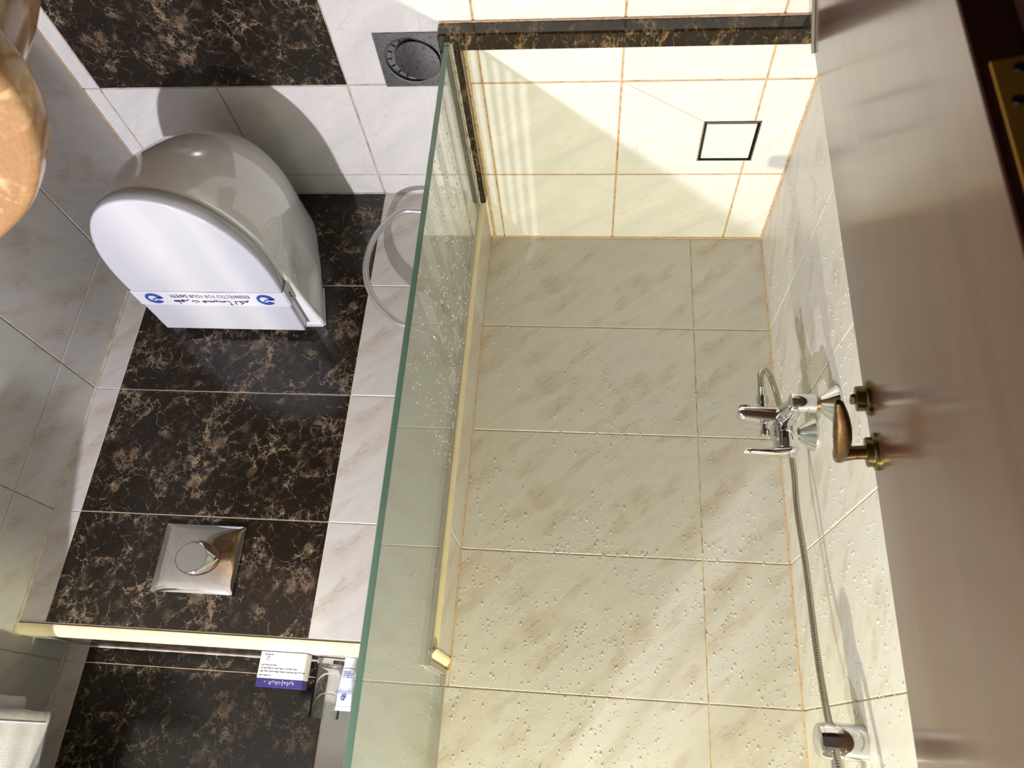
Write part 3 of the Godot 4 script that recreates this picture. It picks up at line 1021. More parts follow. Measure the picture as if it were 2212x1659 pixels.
const BAND_WORDS := [[-0.05, 0, 0, 0.12, -0.1, 0.32, -0.3, 0.25, -0.4, 0.02, -0.05, 0], [-0.33, 0.05, -0.36, 0.9], [-0.4, 0.02, -0.6, 0.02], [-0.6, 0.02, -0.52, 0.25, -0.68, 0.35, -0.78, 0.1, -0.6, -0.02, -0.68, -0.2, -0.8, 0],
	[-0.8, 0.02, -1.0, 0.05, -1.05, -0.15, -1.2, -0.3], [-1.35, 0.3, -1.38, 0.08, -1.6, 0, -1.85, 0.05, -1.9, 0.3], [-1.53, 0.5, -1.58, 0.5], [-1.68, 0.5, -1.73, 0.5],
	[-2.1, 0.32, -2.45, 0.3, -2.2, 0.02, -2.6, 0.02], [-2.26, 0.6, -2.31, 0.6], [-2.6, 0.02, -2.7, 0.28, -2.95, 0.28, -3.0, 0.03, -2.6, 0.02], [-3.0, 0.03, -3.05, 0.22, -3.08, 0.02, -3.2, 0.02, -3.22, 0.25, -3.25, 0.02, -3.4, 0.02],
	[-3.14, -0.22, -3.19, -0.22], [-3.27, -0.22, -3.32, -0.22], [-3.4, 0.02, -3.5, 0.28, -3.75, 0.28, -3.8, 0.03, -3.4, 0.02], [-3.8, 0.03, -3.85, 0.22, -3.88, 0.02, -4.2, 0.02, -4.22, 0.9], [-4.1, 1.05, -4.3, 1.1],
	[-4.6, 0.9, -4.62, 0.02, -5.05, 0.02, -5.0, 0.3, -5.2, 0.5, -4.95, 0.85], [-5.05, 0.02, -5.35, 0.05, -5.45, 0.22, -5.57, 0.1, -5.45, -0.03, -5.35, 0.02], [-5.57, 0.05, -5.65, -0.3]]
const BOX_WORDS := [[-0.05, 0.02, -0.02, 0.22, -0.2, 0.26, -0.25, 0.05, -0.05, 0.02], [-0.25, 0.05, -0.4, 0.02, -0.42, 0.25, -0.45, 0.02, -0.56, 0.02, -0.58, 0.25, -0.6, 0.02, -0.72, 0.02, -0.74, 0.28, -0.76, 0.02, -0.9, 0.02], [-0.9, 0.02, -0.92, 0.35, -0.94, 0.02, -1.15, 0.02],
	[-0.88, 0.55, -0.93, 0.55], [-0.98, 0.55, -1.03, 0.55], [-1.15, 0.85, -1.17, 0.02, -1.4, 0.02], [-1.4, 0.02, -1.5, 0.1, -1.55, -0.12, -1.72, -0.25], [-1.48, 0.35, -1.53, 0.35], [-1.8, 0.02, -1.78, 0.22, -1.98, 0.26, -2.02, 0.04, -1.8, 0.02], [-2.02, 0.04, -2.25, 0.02, -2.27, 0.85],
	[-2.42, 0.3, -2.46, 0.06, -2.7, 0.0, -2.95, 0.06, -3.0, 0.3], [-2.66, 0.5, -2.71, 0.5], [-2.78, 0.5, -2.83, 0.5], [-3.35, 0.85, -3.36, 0.0], [-3.3, -0.2, -3.42, -0.3], [-3.6, 0.02, -3.7, 0.28, -3.98, 0.28, -4.02, 0.03, -3.6, 0.02], [-3.84, 0.5, -3.89, 0.5],
	[-4.02, 0.03, -4.08, 0.22, -4.1, 0.02, -4.3, 0.02, -4.32, 0.85], [-4.6, 0.02, -4.56, 0.26, -4.74, 0.28, -4.76, 0.04, -4.5, 0.02], [-4.64, 0.5, -4.69, 0.5], [-4.76, 0.02, -4.95, 0.02, -4.97, 0.26, -5.0, 0.02, -5.15, 0.02], [-4.9, -0.22, -4.95, -0.22], [-5.02, -0.22, -5.07, -0.22],
	[-5.15, 0.02, -5.2, 0.3, -5.4, 0.2, -5.38, 0.02, -5.15, 0.02], [-5.22, 0.5, -5.27, 0.5], [-5.34, 0.5, -5.39, 0.5]]


func scribble(sd: int, words: int) -> Array:
	# small print too fine to read in the photograph: joined teeth, loops and dots from right to left
	var rng := RandomNumberGenerator.new()
	rng.seed = sd
	var out := []
	var x := 0.0
	for w in words:
		for k in rng.randi_range(3, 6):
			var s := []
			var kind := rng.randi_range(0, 4)
			if kind == 0: s = [x, 0.8, x - 0.05, 0.0, x - 0.3, 0.0]
			elif kind == 1: s = [x, 0.0, x - 0.1, 0.3, x - 0.3, 0.25, x - 0.32, 0.0, x, 0.0]
			elif kind == 2: s = [x, 0.02, x - 0.14, 0.05, x - 0.2, -0.15, x - 0.36, -0.3]
			else: s = [x, 0.0, x - 0.12, 0.0, x - 0.15, 0.26, x - 0.18, 0.0, x - 0.32, 0.0]
			out.append(s)
			if rng.randf() < 0.4: out.append([x - 0.14, 0.5, x - 0.2, 0.5])
			x -= 0.3
		x -= 0.3
	return out


func build_paper_band() -> void:
	var o := thing("paper_band", "white printed paper band with blue round marks wrapped across the closed toilet lid", "paper band", Vector3(TX, 0, 0))
	var y := 0.4378
	var w := 0.169
	var rows := []
	for zz in [0.3265, 0.3825]:
		var r := PackedVector3Array()
		for p in [Vector2(-0.1815, 0.404), Vector2(-0.1807, 0.420), Vector2(-0.1803, 0.4335), Vector2(-0.1765, 0.4374), Vector2(-w, y + 0.0004), Vector2(-0.09, y + 0.0008), Vector2(-0.02, y + 0.0016), Vector2(0.05, y + 0.0008), Vector2(w, y + 0.0004), Vector2(0.1765, 0.4374), Vector2(0.1803, 0.4335), Vector2(0.1807, 0.420), Vector2(0.1815, 0.404)]:
			r.append(Vector3(p.x, p.y, zz))
		rows.append(r)
	var b := Mb.new()
	var n: int = rows[0].size()
	for k in n - 1:
		var a: Vector3 = rows[0][k]
		var c: Vector3 = rows[0][k + 1]
		var d: Vector3 = rows[1][k + 1]
		var e: Vector3 = rows[1][k]
		var up := Vector3(0, 0.0004, 0) if absf(a.x) < 0.177 and absf(c.x) < 0.177 else Vector3(signf(a.x) * 0.0004, 0, 0)
		b.quad(e, d, c, a, -1)
		b.quad(a - up, c - up, d - up, e - up, -1)
		b.quad(e - up, d - up, d, e, -1)
		b.quad(a, c, c - up, a - up, -1)
	b.shell()
	part(o, "paper", b.done(), M.paper)
	# reads towards the doorway: u to the right, v towards the wall
	var u := Vector3.RIGHT
	var v := Vector3.FORWARD
	var top := y + 0.0016
	letters(o, "lettering", "DISINFECTED FOR YOUR SAFETY.", 0.0155, Vector3(-0.003, top, 0.3665), u, v, M.ink, "Droid Sans", 0.84)
	part(o, "arabic_lettering", script_line(BAND_WORDS, 0.0021, Vector3(0.088, top, 0.3475), u, v, Vector2(0.0312, 0.0145)), M.ink)
	round_mark(o, Vector3(-0.131, y + 0.001, 0.3545), u, v, 0.0205)
	round_mark(o, Vector3(0.131, y + 0.001, 0.3545), u, v, 0.0205)
	part(o, "side_lettering", script_line([[-0.2, 0.1, -0.8, 0.3, -1.3, 0.1, -1.5, 0.5], [-1.0, 0.7, -1.1, 0.7]], 0.002, Vector3(-0.1815, 0.4155, 0.330), Vector3.BACK, Vector3.UP, Vector2(-0.018, 0.012)), M.ink)


# ------------------------------------------------------------------ flush plate
func build_flush_plate() -> void:
	var o := thing("flush_plate", "square chrome flush plate with a round split button on the dark marble wall", "flush plate", Vector3(1.272, 0.9825, ZB))
	var b := Mb.new()
	var nx := 44
	var ny := 36
	var ax := 0.0895
	var ay := 0.072
	var grid := []
	for j in ny + 1:
		var row := PackedVector3Array()
		for i in nx + 1:
			var x := ax * sin(PI / 2 * (2.0 * i / nx - 1.0))
			var y := ay * sin(PI / 2 * (2.0 * j / ny - 1.0))
			var f := (1.0 - exp(-(ax - absf(x)) / 0.009)) * (1.0 - exp(-(ay - absf(y)) / 0.009))
			row.append(Vector3(x, y, 0.0065 + 0.0062 * f + 0.0012 * (1.0 - pow(x / ax, 2.0)) * (1.0 - pow(y / ay, 2.0))))
		grid.append(row)
	for j in ny:
		for i in nx: b.quad(grid[j][i], grid[j][i + 1], grid[j + 1][i + 1], grid[j + 1][i], 1)
	var rim := PackedVector3Array()
	for i in nx: rim.append(grid[0][i])
	for j in ny: rim.append(grid[j][nx])
	for i in nx: rim.append(grid[ny][nx - i])
	for j in ny: rim.append(grid[ny - j][0])
	for k in rim.size():
		var p := rim[k]
		var q := rim[(k + 1) % rim.size()]
		b.quad(Vector3(p.x, p.y, 0), Vector3(q.x, q.y, 0), q, p, 2)
	b.shell()
	part(o, "plate", b.done(), M.chrome)
	b = Mb.new()
	b.prism(circle(0.0495, 48, 0.0365), Vector3(-0.001, 0.0005, 0.0), Vector3.RIGHT, Vector3.UP, Vector3.BACK, [[0.010, 0], [0.0143, 0]])
	part(o, "gap", b.done(), M.gap)
	var whole := circle(0.0482, 64, 0.0352)
	var bite := PackedVector2Array()
	for p in circle(0.043, 48, 0.0315): bite.append(p + Vector2(0.022, 0.0))
	var big := Geometry2D.intersect_polygons(whole, bite)
	bite = PackedVector2Array()
	for p in circle(0.0437, 48, 0.0322): bite.append(p + Vector2(0.022, 0.0))
	var small := Geometry2D.clip_polygons(whole, bite)
	for shape in [big[0], small[0]]:
		b = Mb.new()
		var poly: PackedVector2Array = shape
		var ids := Geometry2D.triangulate_polygon(poly)
		var dome := func(p: Vector2) -> Vector3: return Vector3(p.x - 0.001, p.y + 0.0005, 0.0166 - 0.9 * p.length_squared())
		for k in range(0, ids.size(), 3): b.tri(dome.call(poly[ids[k]]), dome.call(poly[ids[k + 1]]), dome.call(poly[ids[k + 2]]), 1)
		for k in poly.size():
			var p: Vector3 = dome.call(poly[k])
			var q: Vector3 = dome.call(poly[(k + 1) % poly.size()])
			b.quad(p, Vector3(p.x, p.y, 0.011), Vector3(q.x, q.y, 0.011), q, -1)
			b.tri(Vector3(p.x, p.y, 0.011), Vector3(0, 0, 0.011), Vector3(q.x, q.y, 0.011), -1)
		b.shell()
		part(o, "push_button", b.done(), M.chrome)


# ------------------------------------------------------------------ vanity
func build_vanity() -> void:
	var o := thing("vanity", "polished tan marble vanity counter with a rounded corner, on the right beside the doorway", "vanity")
	var line := [Vector3(XR + 0.002, 0, 0.93), Vector3(1.45, 0, 0.955), Vector3(1.3, 0, 1.0), Vector3(1.18, 0, 1.065), Vector3(1.084, 0, 1.131), Vector3(1.02, 0, 1.178), Vector3(0.973, 0, 1.23), Vector3(0.943, 0, 1.28), Vector3(0.927, 0, 1.335), Vector3(0.93, 0, 1.38), Vector3(0.945, 0, 1.4485)]
	var out := PackedVector2Array()
	for p in curve(line, 0.015): out.append(Vector2(p.x, p.z))
	out.append(Vector2(XR + 0.002, 1.449))
	var b := Mb.new()
	var lv := []
	for k in 5: lv.append([0.806 + 0.009 * (1.0 - cos(PI / 2 * k / 4.0)), 0.009 * (1.0 - sin(PI / 2 * k / 4.0))])
	for k in 6: lv.append([0.838 + 0.012 * sin(PI / 2 * k / 5.0), 0.012 * (1.0 - cos(PI / 2 * k / 5.0))])
	b.prism(out, Vector3.ZERO, Vector3.RIGHT, Vector3.BACK, Vector3.UP, lv)
	part(o, "counter", b.done(), M.tan)
	b = Mb.new()
	lv = [[0.812, 0.055], [0.76, 0.05], [0.66, 0.055], [0.55, 0.075], [0.42, 0.11], [0.25, 0.15], [0.0, 0.17]]
	b.prism(out, Vector3.ZERO, Vector3.RIGHT, Vector3.BACK, Vector3.UP, lv)
	part(o, "base", b.done(), M.tan)


# ------------------------------------------------------------------ shower fittings
func build_mixer() -> void:
	var o := thing("shower_mixer", "chrome single-lever bath and shower mixer on the beige shower wall", "mixer tap", Vector3(0, 0.685, 0.345))
	for s in [-1, 1]:
		var z: float = s * 0.075
		var b := Mb.new()
		b.lathe(Vector3(0.0, 0, z), Vector3.RIGHT, [[0.0, 0.0005], [0.0355, 0.0005], [0.0355, 0.004], [0.034, 0.0055], [0.0135, 0.031], [0.0, 0.031]], 36)
		part(o, "escutcheon", b.done(), M.chrome)
		b = Mb.new()
		var prof := [[0.0, 0.028]]
		for k in 7: prof.append_array([[0.0125, 0.029 + k * 0.0016], [0.0115, 0.0298 + k * 0.0016]])
		prof.append([0.0, 0.041])
		b.lathe(Vector3(0, 0, z), Vector3.RIGHT, prof, 20)
		part(o, "threaded_union", b.done(), M.thread)
		b = Mb.new()
		b.lathe(Vector3(0, 0, z), Vector3.RIGHT, [[0.0, 0.039], [0.0168, 0.039], [0.0178, 0.0402], [0.0178, 0.0535], [0.017, 0.054], [0.017, 0.056], [0.0182, 0.0565], [0.0182, 0.081], [0.0172, 0.0835], [0.012, 0.0855], [0.0, 0.0858]], 28)
		part(o, "union_nut", b.done(), M.chrome)
	var b := Mb.new()
	var arm := []
	for q in [[0.0675, 0.0745], [0.069, 0.070], [0.0705, 0.065], [0.072, 0.058], [0.0735, 0.050], [0.0765, 0.035], [0.078, 0.018], [0.0785, 0.0]]: arm.append(Vector3(q[0], 0, q[1]))
	for k in range(6, -1, -1): arm.append(Vector3(arm[k].x, 0, -arm[k].z))
	var girth := []
	arm = curve(arm, 0.003)
	for q in arm: girth.append(0.0158 + 0.0036 * smoothstep(0.07, 0.03, absf(q.z)))
	b.tube(arm, girth, 24)
	part(o, "body", b.done(), M.chrome)
	b = Mb.new()
	b.lathe(Vector3(0.078, -0.004, 0), Vector3.UP, [[0.0, 0.0], [0.021, 0.0], [0.0225, 0.004], [0.0228, 0.036], [0.022, 0.0365], [0.022, 0.0385], [0.0235, 0.039], [0.0238, 0.066], [0.0225, 0.07], [0.0, 0.072]], 36)
	part(o, "cartridge", b.done(), M.chrome)
	# lever: a flat paddle pointing into the room
	b = Mb.new()
	var rings := []
	for k in 13:
		var t := k / 12.0
		var half := lerpf(0.0245, 0.0132, smoothstep(0.05, 0.5, t)) + 0.002 * smoothstep(0.6, 0.95, t)
		var th := lerpf(0.0085, 0.006, t)
		if k == 0 or k == 12:
			half *= 0.6
			th *= 0.5
		var r := PackedVector3Array()
		for q in circle(1.0, 16): r.append(Vector3(0.06 + 0.1 * t, 0.0705 + 0.002 * t + q.y * th, signf(q.x) * pow(absf(q.x), 0.8) * half))
		rings.append(r)
	b.loft(rings)
	part(o, "lever", b.done(), M.chrome)
	# spout
	b = Mb.new()
	rings = []
	for k in 15:
		var t := k / 14.0
		var hy := lerpf(0.019, 0.0125, t)
		var hz := lerpf(0.019, 0.0155, t)
		if k == 14:
			hy *= 0.6
			hz *= 0.75
		var r := PackedVector3Array()
		for q in circle(1.0, 20): r.append(Vector3(0.078 + 0.088 * t, -0.003 - 0.005 * t + signf(q.y) * pow(absf(q.y), 0.75) * hy, signf(q.x) * pow(absf(q.x), 0.75) * hz))
		rings.append(r)
	b.loft(rings)
	part(o, "spout", b.done(), M.chrome)
	b = Mb.new()
	b.lathe(Vector3(0.151, -0.014, 0), Vector3.DOWN, [[0.0115, 0.0], [0.0115, 0.0085], [0.0105, 0.0095], [0.008, 0.0095], [0.0, 0.006]], 24)
	part(o, "aerator", b.done(), M.satin)
	b = Mb.new()
	b.lathe(Vector3(0.116, 0.006, 0), Vector3.UP, [[0.0, 0.0], [0.0075, 0.0], [0.0075, 0.006], [0.0055, 0.008], [0.0055, 0.018], [0.0095, 0.02], [0.0098, 0.031], [0.0085, 0.033], [0.0, 0.0335]], 24)
	part(o, "diverter_knob", b.done(), M.chrome)
	b = Mb.new()
	b.lathe(Vector3(0.116, -0.016, 0), Vector3.DOWN, [[0.0, 0.0], [0.0098, 0.0], [0.0098, 0.016], [0.0118, 0.0165], [0.0118, 0.0275], [0.0095, 0.028], [0.0095, 0.031], [0.0, 0.031]], 24)
	part(o, "hose_outlet", b.done(), M.chrome)


func build_shower_hose() -> void:
	var o := thing("shower_hose", "ribbed metal shower hose looping from under the mixer up the wall to the slide rail", "hose")
	var p := [Vector3(0.116, 0.637, 0.345), Vector3(0.116, 0.61, 0.345), Vector3(0.114, 0.588, 0.343), Vector3(0.104, 0.5765, 0.338), Vector3(0.09, 0.588, 0.325), Vector3(0.07, 0.635, 0.295), Vector3(0.05, 0.70, 0.262), Vector3(0.042, 0.76, 0.25), Vector3(0.04, 0.836, 0.24),
		Vector3(0.04, 0.95, 0.262), Vector3(0.042, 1.10, 0.284), Vector3(0.046, 1.195, 0.318), Vector3(0.05, 1.247, 0.352), Vector3(0.054, 1.31, 0.392), Vector3(0.056, 1.45, 0.43)]
	var path := curve(p, 0.0013)
	var rad := []
	for k in path.size(): rad.append(0.0062 if k % 3 != 2 else 0.0054)
	var b := Mb.new()
	b.tube(path, rad, 12)
	part(o, "hose", b.done(), M.hose)
	b = Mb.new()
	b.lathe(Vector3(0.116, 0.655, 0.345), Vector3.DOWN, [[0.0, 0.0], [0.0115, 0.0], [0.0118, 0.014], [0.0085, 0.016], [0.0078, 0.034], [0.0, 0.034]], 24)
	part(o, "hose_nut", b.done(), M.chrome)


func build_slide_rail() -> void:
	var o := thing("slide_rail", "chrome shower slide rail with a stubby round wall bracket above the mixer", "shower rail", Vector3(0, 1.254, 0.347))
	var b := Mb.new()
	b.lathe(Vector3.ZERO, Vector3.RIGHT, [[0.0, 0.0005], [0.0285, 0.0005], [0.0285, 0.062], [0.0275, 0.0635], [0.0275, 0.0655], [0.0255, 0.071], [0.02, 0.0745], [0.0, 0.076]], 36)
	part(o, "wall_bracket", b.done(), M.chrome)
	b = Mb.new()
	b.lathe(Vector3(0.045, 0.0, 0), Vector3.UP, [[0.0, 0.0], [0.0105, 0.0], [0.0105, 0.70], [0.0, 0.70]], 24)
	part(o, "rail", b.done(), M.chrome)
	b = Mb.new()
	b.lathe(Vector3(0.0, 0.70, 0), Vector3.RIGHT, [[0.0, 0.0005], [0.0285, 0.0005], [0.0285, 0.062], [0.0255, 0.071], [0.0, 0.076]], 36)
	part(o, "wall_bracket", b.done(), M.chrome)


func build_square_drain() -> void:
	var o := thing("tile_drain", "square shower drain filled with a matching white tile in a thin dark frame", "drain", Vector3(0.151, 0.0, 0.369))
	var b := Mb.new()
	b.box(Vector3(0, -0.014, 0), Vector3(0.125, 0.003, 0.124))
	part(o, "tray", b.done(), M.gap)
	b = Mb.new()
	for s in [-1, 1]:
		b.box(Vector3(s * 0.0615, -0.006, 0), Vector3(0.002, 0.0135, 0.125))
		b.box(Vector3(0, -0.006, s * 0.061), Vector3(0.125, 0.0135, 0.002))
	part(o, "frame", b.done(), M.steel)
	part(o, "tile_cover", tile_mesh(0.1105, 0.1095, 0.011, Vector2(0.302, 0.302), Vector2(0.09, 0.07), false), M.white, Vector3(-0.055, 0.0002, 0.0545), Basis(Vector3.RIGHT, Vector3.FORWARD, Vector3.UP))


func build_round_drain() -> void:
	var o := thing("floor_drain", "square stainless steel floor drain with a loose round cover, beside the glass screen", "drain", Vector3(0.850, 0.0, 0.615))
	var b := Mb.new()
	# plate with a round well
	var n := 48
	var sq := PackedVector2Array()
	for k in n:
		var a := TAU * k / n + PI / 4
		var d := Vector2(cos(a), sin(a))
		sq.append(d * (0.0688 / maxf(absf(d.x), absf(d.y))))
	var rings := []
	for lv in [[-1.0, -0.012], [-1.0, 0.0006], [0.0585, 0.0006], [0.0575, 0.0016], [0.0555, 0.0012], [0.0545, -0.006], [0.030, -0.007]]:
		var r := PackedVector3Array()
		for k in n:
			var a := TAU * k / n + PI / 4
			r.append(Vector3(sq[k].x, lv[1], sq[k].y) if lv[0] < 0 else Vector3(cos(a) * lv[0], lv[1], sin(a) * lv[0]))
		rings.append(r)
	b.loft(rings, false, false, [1, 2, 3, 4, 5, 6])
	part(o, "plate", b.done(), M.steel)
	b = Mb.new()
	b.lathe(Vector3(0, -0.02, 0), Vector3.UP, [[0.0, 0.0], [0.034, 0.0], [0.034, 0.004], [0.0, 0.004]], 24)
	part(o, "well", b.done(), M.gap)
	# slots of the strainer
	for k in 16:
		var a := TAU * k / 16
		b = Mb.new()
		b.box(Vector3(cos(a) * 0.0475, -0.0062, sin(a) * 0.0475), Vector3(0.011, 0.0022, 0.0048), 0.001, Basis(Vector3.UP, -a))
		part(o, "slot", b.done(), M.gap)
	# the cover, lying askew on the rim
	b = Mb.new()
	b.lathe(Vector3.ZERO, Vector3.UP, [[0.0, 0.0], [0.048, 0.0], [0.0495, 0.0012], [0.0485, 0.0024], [0.047, 0.0026], [0.0, 0.0034]], 48)
	part(o, "cover", b.done(), M.steel, Vector3(-0.0135, 0.0002, 0.0), Basis(Vector3(0.0, 0.0, 1.0), deg_to_rad(-4.5)))


func build_bidet() -> void:
	var o := thing("bidet_hose", "silver bidet spray hose hanging in a loop beside the toilet, half hidden by the glass", "hose")
	var z := 0.245
	var p := [Vector3(0.80, 0.33, 0.225), Vector3(0.80, 0.26, 0.23), Vector3(0.81, 0.17, 0.24), Vector3(0.845, 0.115, z), Vector3(0.892, 0.105, z), Vector3(0.944, 0.111, z), Vector3(0.994, 0.183, z), Vector3(1.003, 0.278, z), Vector3(0.974, 0.357, z), Vector3(0.915, 0.419, z), Vector3(0.875, 0.437, z), Vector3(0.835, 0.445, 0.235), Vector3(0.812, 0.455, 0.222), Vector3(0.808, 0.49, 0.215)]
	var b := Mb.new()
	b.tube(curve(p, 0.006), 0.008, 14)
	part(o, "hose", b.done(), M.hose_grey)
	b = Mb.new()
	b.lathe(Vector3(0.80, 0.345, ZB), Vector3.BACK, [[0.0, 0.0005], [0.026, 0.0005], [0.026, 0.004], [0.012, 0.008], [0.012, 0.05], [0.0, 0.052]], 24)
	b.lathe(Vector3(0.80, 0.352, 0.225), Vector3.DOWN, [[0.0, 0.0], [0.009, 0.0], [0.009, 0.03], [0.0, 0.03]], 16)
	part(o, "valve", b.done(), M.chrome)
	b = Mb.new()
	b.lathe(Vector3(0.808, 0.485, 0.215), Vector3.UP, [[0.0, 0.0], [0.009, 0.0], [0.011, 0.03], [0.011, 0.07], [0.0145, 0.09], [0.0145, 0.1], [0.0, 0.102]], 20)
	part(o, "spray_head", b.done(), M.satin)
	b = Mb.new()
	b.box(Vector3(0.808, 0.53, 0.196), Vector3(0.026, 0.03, 0.02), 0.003)
	part(o, "holder", b.done(), M.chrome)


# ------------------------------------------------------------------ towels on the right wall
func towel(o: Node3D, x: float, z0: float, z1: float, y0: float, y1: float, thick: float, sd: int, hem: bool) -> void:
	var wavy := noise(sd, 9.0, FastNoiseLite.TYPE_SIMPLEX_SMOOTH, 2)
	var b := Mb.new()
	var rows := 30
	var cols := 60
	var face := []
	for side in [-1, 1]:
		var g := []
		for j in rows + 1:
			var r := PackedVector3Array()
			var y := lerpf(y0, y1, float(j) / rows)
			for i in cols + 1:
				var t := float(i) / cols
				var z := lerpf(z0 - 0.02 * (y - y0) / 0.15, z1, t)
				var edge := minf(minf(t, 1.0 - t) * 16.0, 1.0)
				var half := thick / 2 * (0.35 + 0.65 * sqrt(maxf(edge, 0.02))) * (0.6 if j == 0 else 1.0)
				if hem and absf(y - (y0 + 0.021)) < 0.0028: half *= 0.72
				r.append(Vector3(x + side * half + 0.007 * wavy.get_noise_2d(z, y * 0.22), y + (0.0022 * wavy.get_noise_2d(z * 3.0, 5.0) if j < 2 else 0.0), z))
			g.append(r)
		face.append(g)
	for s in 2:
		for j in rows:
			for i in cols:
				var a: Vector3 = face[s][j][i]
				var c: Vector3 = face[s][j][i + 1]
				var d: Vector3 = face[s][j + 1][i + 1]
				var e: Vector3 = face[s][j + 1][i]
				if s == 0: b.quad(a, c, d, e, 1)
				else: b.quad(a, e, d, c, 1)
	for j in rows:
		for i in [0, cols]:
			var a: Vector3 = face[0][j][i]
			var c: Vector3 = face[0][j + 1][i]
			var d: Vector3 = face[1][j + 1][i]
			var e: Vector3 = face[1][j][i]
			if i == 0: b.quad(a, c, d, e, 1)
			else: b.quad(a, e, d, c, 1)
	for j in [0, rows]:
		for i in cols:
			var a: Vector3 = face[0][j][i]
			var c: Vector3 = face[0][j][i + 1]
			var d: Vector3 = face[1][j][i + 1]
			var e: Vector3 = face[1][j][i]
			if j == 0: b.quad(a, e, d, c, 1)
			else: b.quad(a, c, d, e, 1)
	b.shell()
	part(o, "cloth", b.done(), M.terry)
	if hem:
		b = Mb.new()
		var line := []
		for i in 40:
			var t := 0.02 + 0.5 * i / 39.0
			var z := lerpf(z0, z1, t)
			line.append(Vector3(x - thick / 2 * 0.92 + 0.007 * wavy.get_noise_2d(z, (y0 + 0.021) * 0.22), y0 + 0.021, z))
		b.tube(line, 0.0012, 6)
		part(o, "hem_stitching", b.done(), M.paper)


func build_towels() -> void:
	var o := thing("bath_towel", "white terry towel with a stitched hem, hanging in front of the folded towel", "towel")
	towel(o, 1.52, 0.158, 0.66, 1.297, 1.86, 0.012, 5, true)
	o = thing("folded_towel", "white towel with a rounded fold, hanging lower and behind the hemmed one", "towel")
	towel(o, 1.572, 0.176, 0.62, 1.274, 1.86, 0.022, 8, false)
	o = thing("towel_rail", "chrome towel rail on the right wall that the white towels hang from", "towel rail")
	var b := Mb.new()
	b.tube([Vector3(1.545, 1.868, 0.10), Vector3(1.545, 1.868, 0.72)], 0.008, 16)
	part(o, "rail", b.done(), M.chrome)
	for z in [0.12, 0.705]:
		b = Mb.new()
		b.lathe(Vector3(XR, 1.865, z), Vector3.LEFT, [[0.0, 0.0005], [0.02, 0.0005], [0.02, 0.006], [0.009, 0.008], [0.009, 0.091], [0.0, 0.091]], 20)
		part(o, "bracket", b.done(), M.chrome)


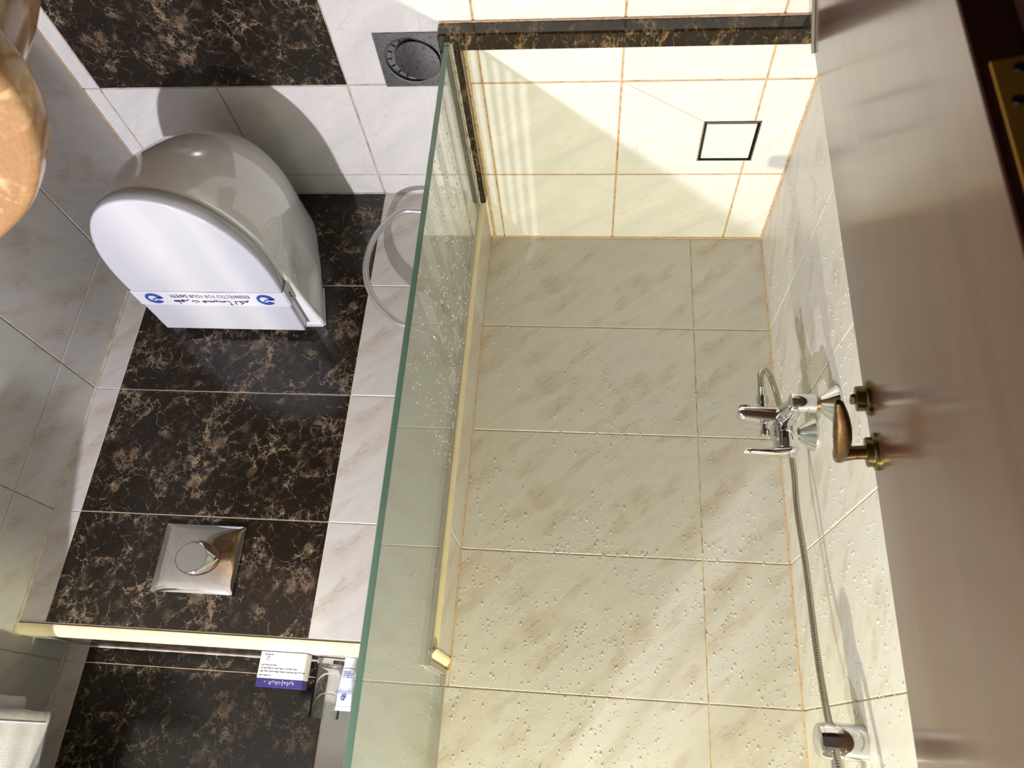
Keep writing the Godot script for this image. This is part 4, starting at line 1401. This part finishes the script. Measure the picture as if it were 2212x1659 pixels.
# ------------------------------------------------------------------ on the shelf
func build_shelf_items() -> void:
	var up := Vector3.UP
	var u := Vector3.RIGHT
	# carton
	var o := thing("supply_box", "small white and violet printed carton standing on the shelf beside the drinking glass", "box", Vector3(1.062, HB + 0.0004, 0.138))
	var b := Mb.new()
	b.box(Vector3(0, 0.0255, 0), Vector3(0.096, 0.051, 0.034), 0.0004)
	part(o, "carton", b.done(), M.card)
	b = Mb.new()
	b.box(Vector3(0, 0.0592, 0), Vector3(0.096, 0.0162, 0.034), 0.0004)
	part(o, "violet_band", b.done(), M.band_blue)
	part(o, "title_lettering", script_line(BOX_WORDS, 0.0014, Vector3(0.031, 0.0565, 0.0171), u, up, Vector2(0.0114, 0.0075)), M.paper)
	var lines := [[0.044, 0.0455, 3], [0.044, 0.0375, 12], [0.043, 0.0315, 11], [0.042, 0.0255, 4]]
	for k in lines.size():
		part(o, "small_print", script_line(scribble(60 + k, lines[k][2]), 0.0005, Vector3(lines[k][0], lines[k][1], 0.0171), u, up, Vector2(0.0044 if k else 0.0052, 0.0036)), M.ink)
	part(o, "leaf_mark", script_line([[0.0, 1.0, 0.5, 0.5, 0.55, 0.0, 0.3, -0.5, 0.0, -0.7], [-0.25, 0.6, -0.5, 0.1, -0.4, -0.4, -0.1, -0.6]], 0.0008, Vector3(0.031, 0.0125, 0.0171), u, up, Vector2(0.005, 0.005)), M.ink)
	part(o, "small_print", script_line(scribble(70, 3), 0.0005, Vector3(0.039, 0.0055, 0.0171), u, up, Vector2(0.0036, 0.0024)), M.ink)
	# tumbler
	o = thing("drinking_glass", "clear straight drinking glass on the shelf between the carton and the toothpaste tube", "glass", Vector3(0.974, HB + 0.0004, 0.108))
	b = Mb.new()
	b.lathe(Vector3.ZERO, up, [[0.0, 0.0], [0.027, 0.0], [0.0292, 0.002], [0.0297, 0.012], [0.0300, 0.1155], [0.0296, 0.1168], [0.0288, 0.1168], [0.0284, 0.1155], [0.0280, 0.018], [0.0265, 0.0145], [0.0, 0.0135]], 56)
	part(o, "glass_wall", b.done(), M.glass)
	# tube standing on its cap
	o = thing("toothpaste_tube", "white toothpaste tube with blue print standing on its cap next to the glass screen", "tube", Vector3(0.931, HB + 0.0004, 0.122))
	b = Mb.new()
	b.lathe(Vector3.ZERO, up, [[0.0, 0.0], [0.0115, 0.0], [0.0122, 0.001], [0.0118, 0.015], [0.0, 0.015]], 32)
	part(o, "cap", b.done(), M.plastic)
	b = Mb.new()
	var rings := []
	for k in 15:
		var t := k / 14.0
		var y := lerpf(0.0145, 0.1, t)
		var wx := lerpf(0.0125, 0.0185, pow(t, 1.2))
		var wz := lerpf(0.0122, 0.0007, smoothstep(0.0, 0.9, t))
		var r := PackedVector3Array()
		for q in circle(1.0, 32): r.append(Vector3(q.x * wx + 0.004 * t, y, q.y * wz))
		rings.append(r)
	b.loft(rings)
	part(o, "tube", b.done(), M.tube_body)
	b = Mb.new()
	b.box(Vector3(0.004, 0.0965, 0), Vector3(0.0375, 0.0085, 0.0022), 0.0004)
	part(o, "crimp", b.done(), M.plastic)
	b = Mb.new()
	b.lathe(Vector3(0, 0.0205, 0), up, [[0.0, 0.0], [0.0128, 0.0], [0.0129, 0.0009], [0.0, 0.0009]], 32, Vector2(0.975, 1.0))
	part(o, "blue_line", b.done(), M.blue)
	var lean := Vector3(0.0, 1.0, -0.12).normalized()
	letters(o, "lettering", "EASTYARD", 0.0072, Vector3(0.003, 0.0665, 0.0070), u, lean, M.blue, "Droid Serif", 0.92)
	round_mark(o, Vector3(0.0032, 0.0765, 0.0052), u, lean, 0.0052)
	for k in 4:
		part(o, "small_print", script_line(scribble(80 + k, 3), 0.0006, Vector3(0.0085, 0.0275 + k * 0.0035, 0.0123 - k * 0.0003), u, lean, Vector2(0.0044, 0.002)), M.blue)


# ------------------------------------------------------------------ water
func build_droplets() -> void:
	var rng := RandomNumberGenerator.new()
	rng.seed = 77
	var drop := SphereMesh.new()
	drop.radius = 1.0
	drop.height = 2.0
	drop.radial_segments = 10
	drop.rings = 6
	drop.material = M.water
	var patchy := noise(91, 3.2, FastNoiseLite.TYPE_SIMPLEX_SMOOTH, 3)
	var sets := [["beads of shower water on the beige back wall", 2600], ["beads of shower water on the beige side wall by the mixer", 1300], ["beads of water on the clear stripes of the glass screen", 700]]
	for k in 3:
		var places: Array[Transform3D] = []
		var tries := 0
		while places.size() < sets[k][1] and tries < 40000:
			tries += 1
			var r := lerpf(0.0010, 0.0027, pow(rng.randf(), 2.2))
			var tall := rng.randf_range(1.0, 1.7)
			var p := Vector3.ZERO
			var n := Vector3.BACK
			if k == 0:
				p = Vector3(rng.randf_range(0.005, 0.738), rng.randf_range(0.02, 1.5), 0.0001)
				if patchy.get_noise_2d(p.x, p.y) + clampf(p.y - 0.25, 0.0, 0.8) * 0.9 - 0.35 < rng.randf_range(-0.3, 0.4): continue
			elif k == 1:
				p = Vector3(0.0001, rng.randf_range(0.05, 1.45), rng.randf_range(0.005, 0.6))
				n = Vector3.RIGHT
				if patchy.get_noise_2d(p.z + 5.0, p.y) < rng.randf_range(-0.4, 0.3): continue
			else:
				p = Vector3(0.7519, rng.randf_range(0.1, 0.8), rng.randf_range(0.2, 0.68))
				n = Vector3.LEFT
				if fposmod(p.y - 0.09, 0.09) > 0.045 and rng.randf() < 0.85: continue
				r *= 0.9
			var side := Vector3.UP.cross(n)
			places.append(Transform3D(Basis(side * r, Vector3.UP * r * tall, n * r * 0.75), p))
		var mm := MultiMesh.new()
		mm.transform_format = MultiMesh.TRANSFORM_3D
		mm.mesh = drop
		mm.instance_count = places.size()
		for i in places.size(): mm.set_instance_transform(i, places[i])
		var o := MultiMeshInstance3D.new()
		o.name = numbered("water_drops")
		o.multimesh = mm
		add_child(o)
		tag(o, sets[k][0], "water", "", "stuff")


# ------------------------------------------------------------------ lamps
func downlight(_which: String, at: Vector3, color: Color, energy: float, label: String) -> void:
	var o := thing("ceiling_light", label, "ceiling light", Vector3(at.x, CEIL, at.z))
	var b := Mb.new()
	b.lathe(Vector3.ZERO, Vector3.DOWN, [[0.046, 0.0], [0.046, 0.003], [0.044, 0.0045], [0.034, 0.004], [0.033, 0.0]], 32)
	part(o, "trim_ring", b.done(), M.paint)
	b = Mb.new()
	b.lathe(Vector3.ZERO, Vector3.DOWN, [[0.0, 0.0002], [0.032, 0.0002], [0.032, 0.002], [0.0, 0.003]], 32)
	part(o, "lamp_lens", b.done(), M.lamp)
	var l := SpotLight3D.new()
	l.name = "lamp_light"
	l.position = Vector3(0, -0.012, 0)
	l.rotation_degrees = Vector3(-90, 0, 0)
	l.spot_angle = 62.0
	l.spot_angle_attenuation = 0.8
	l.spot_range = 6.0
	l.spot_attenuation = 2.0
	l.light_color = color
	l.light_energy = energy
	l.light_size = 0.02
	l.shadow_enabled = true
	o.add_child(l)
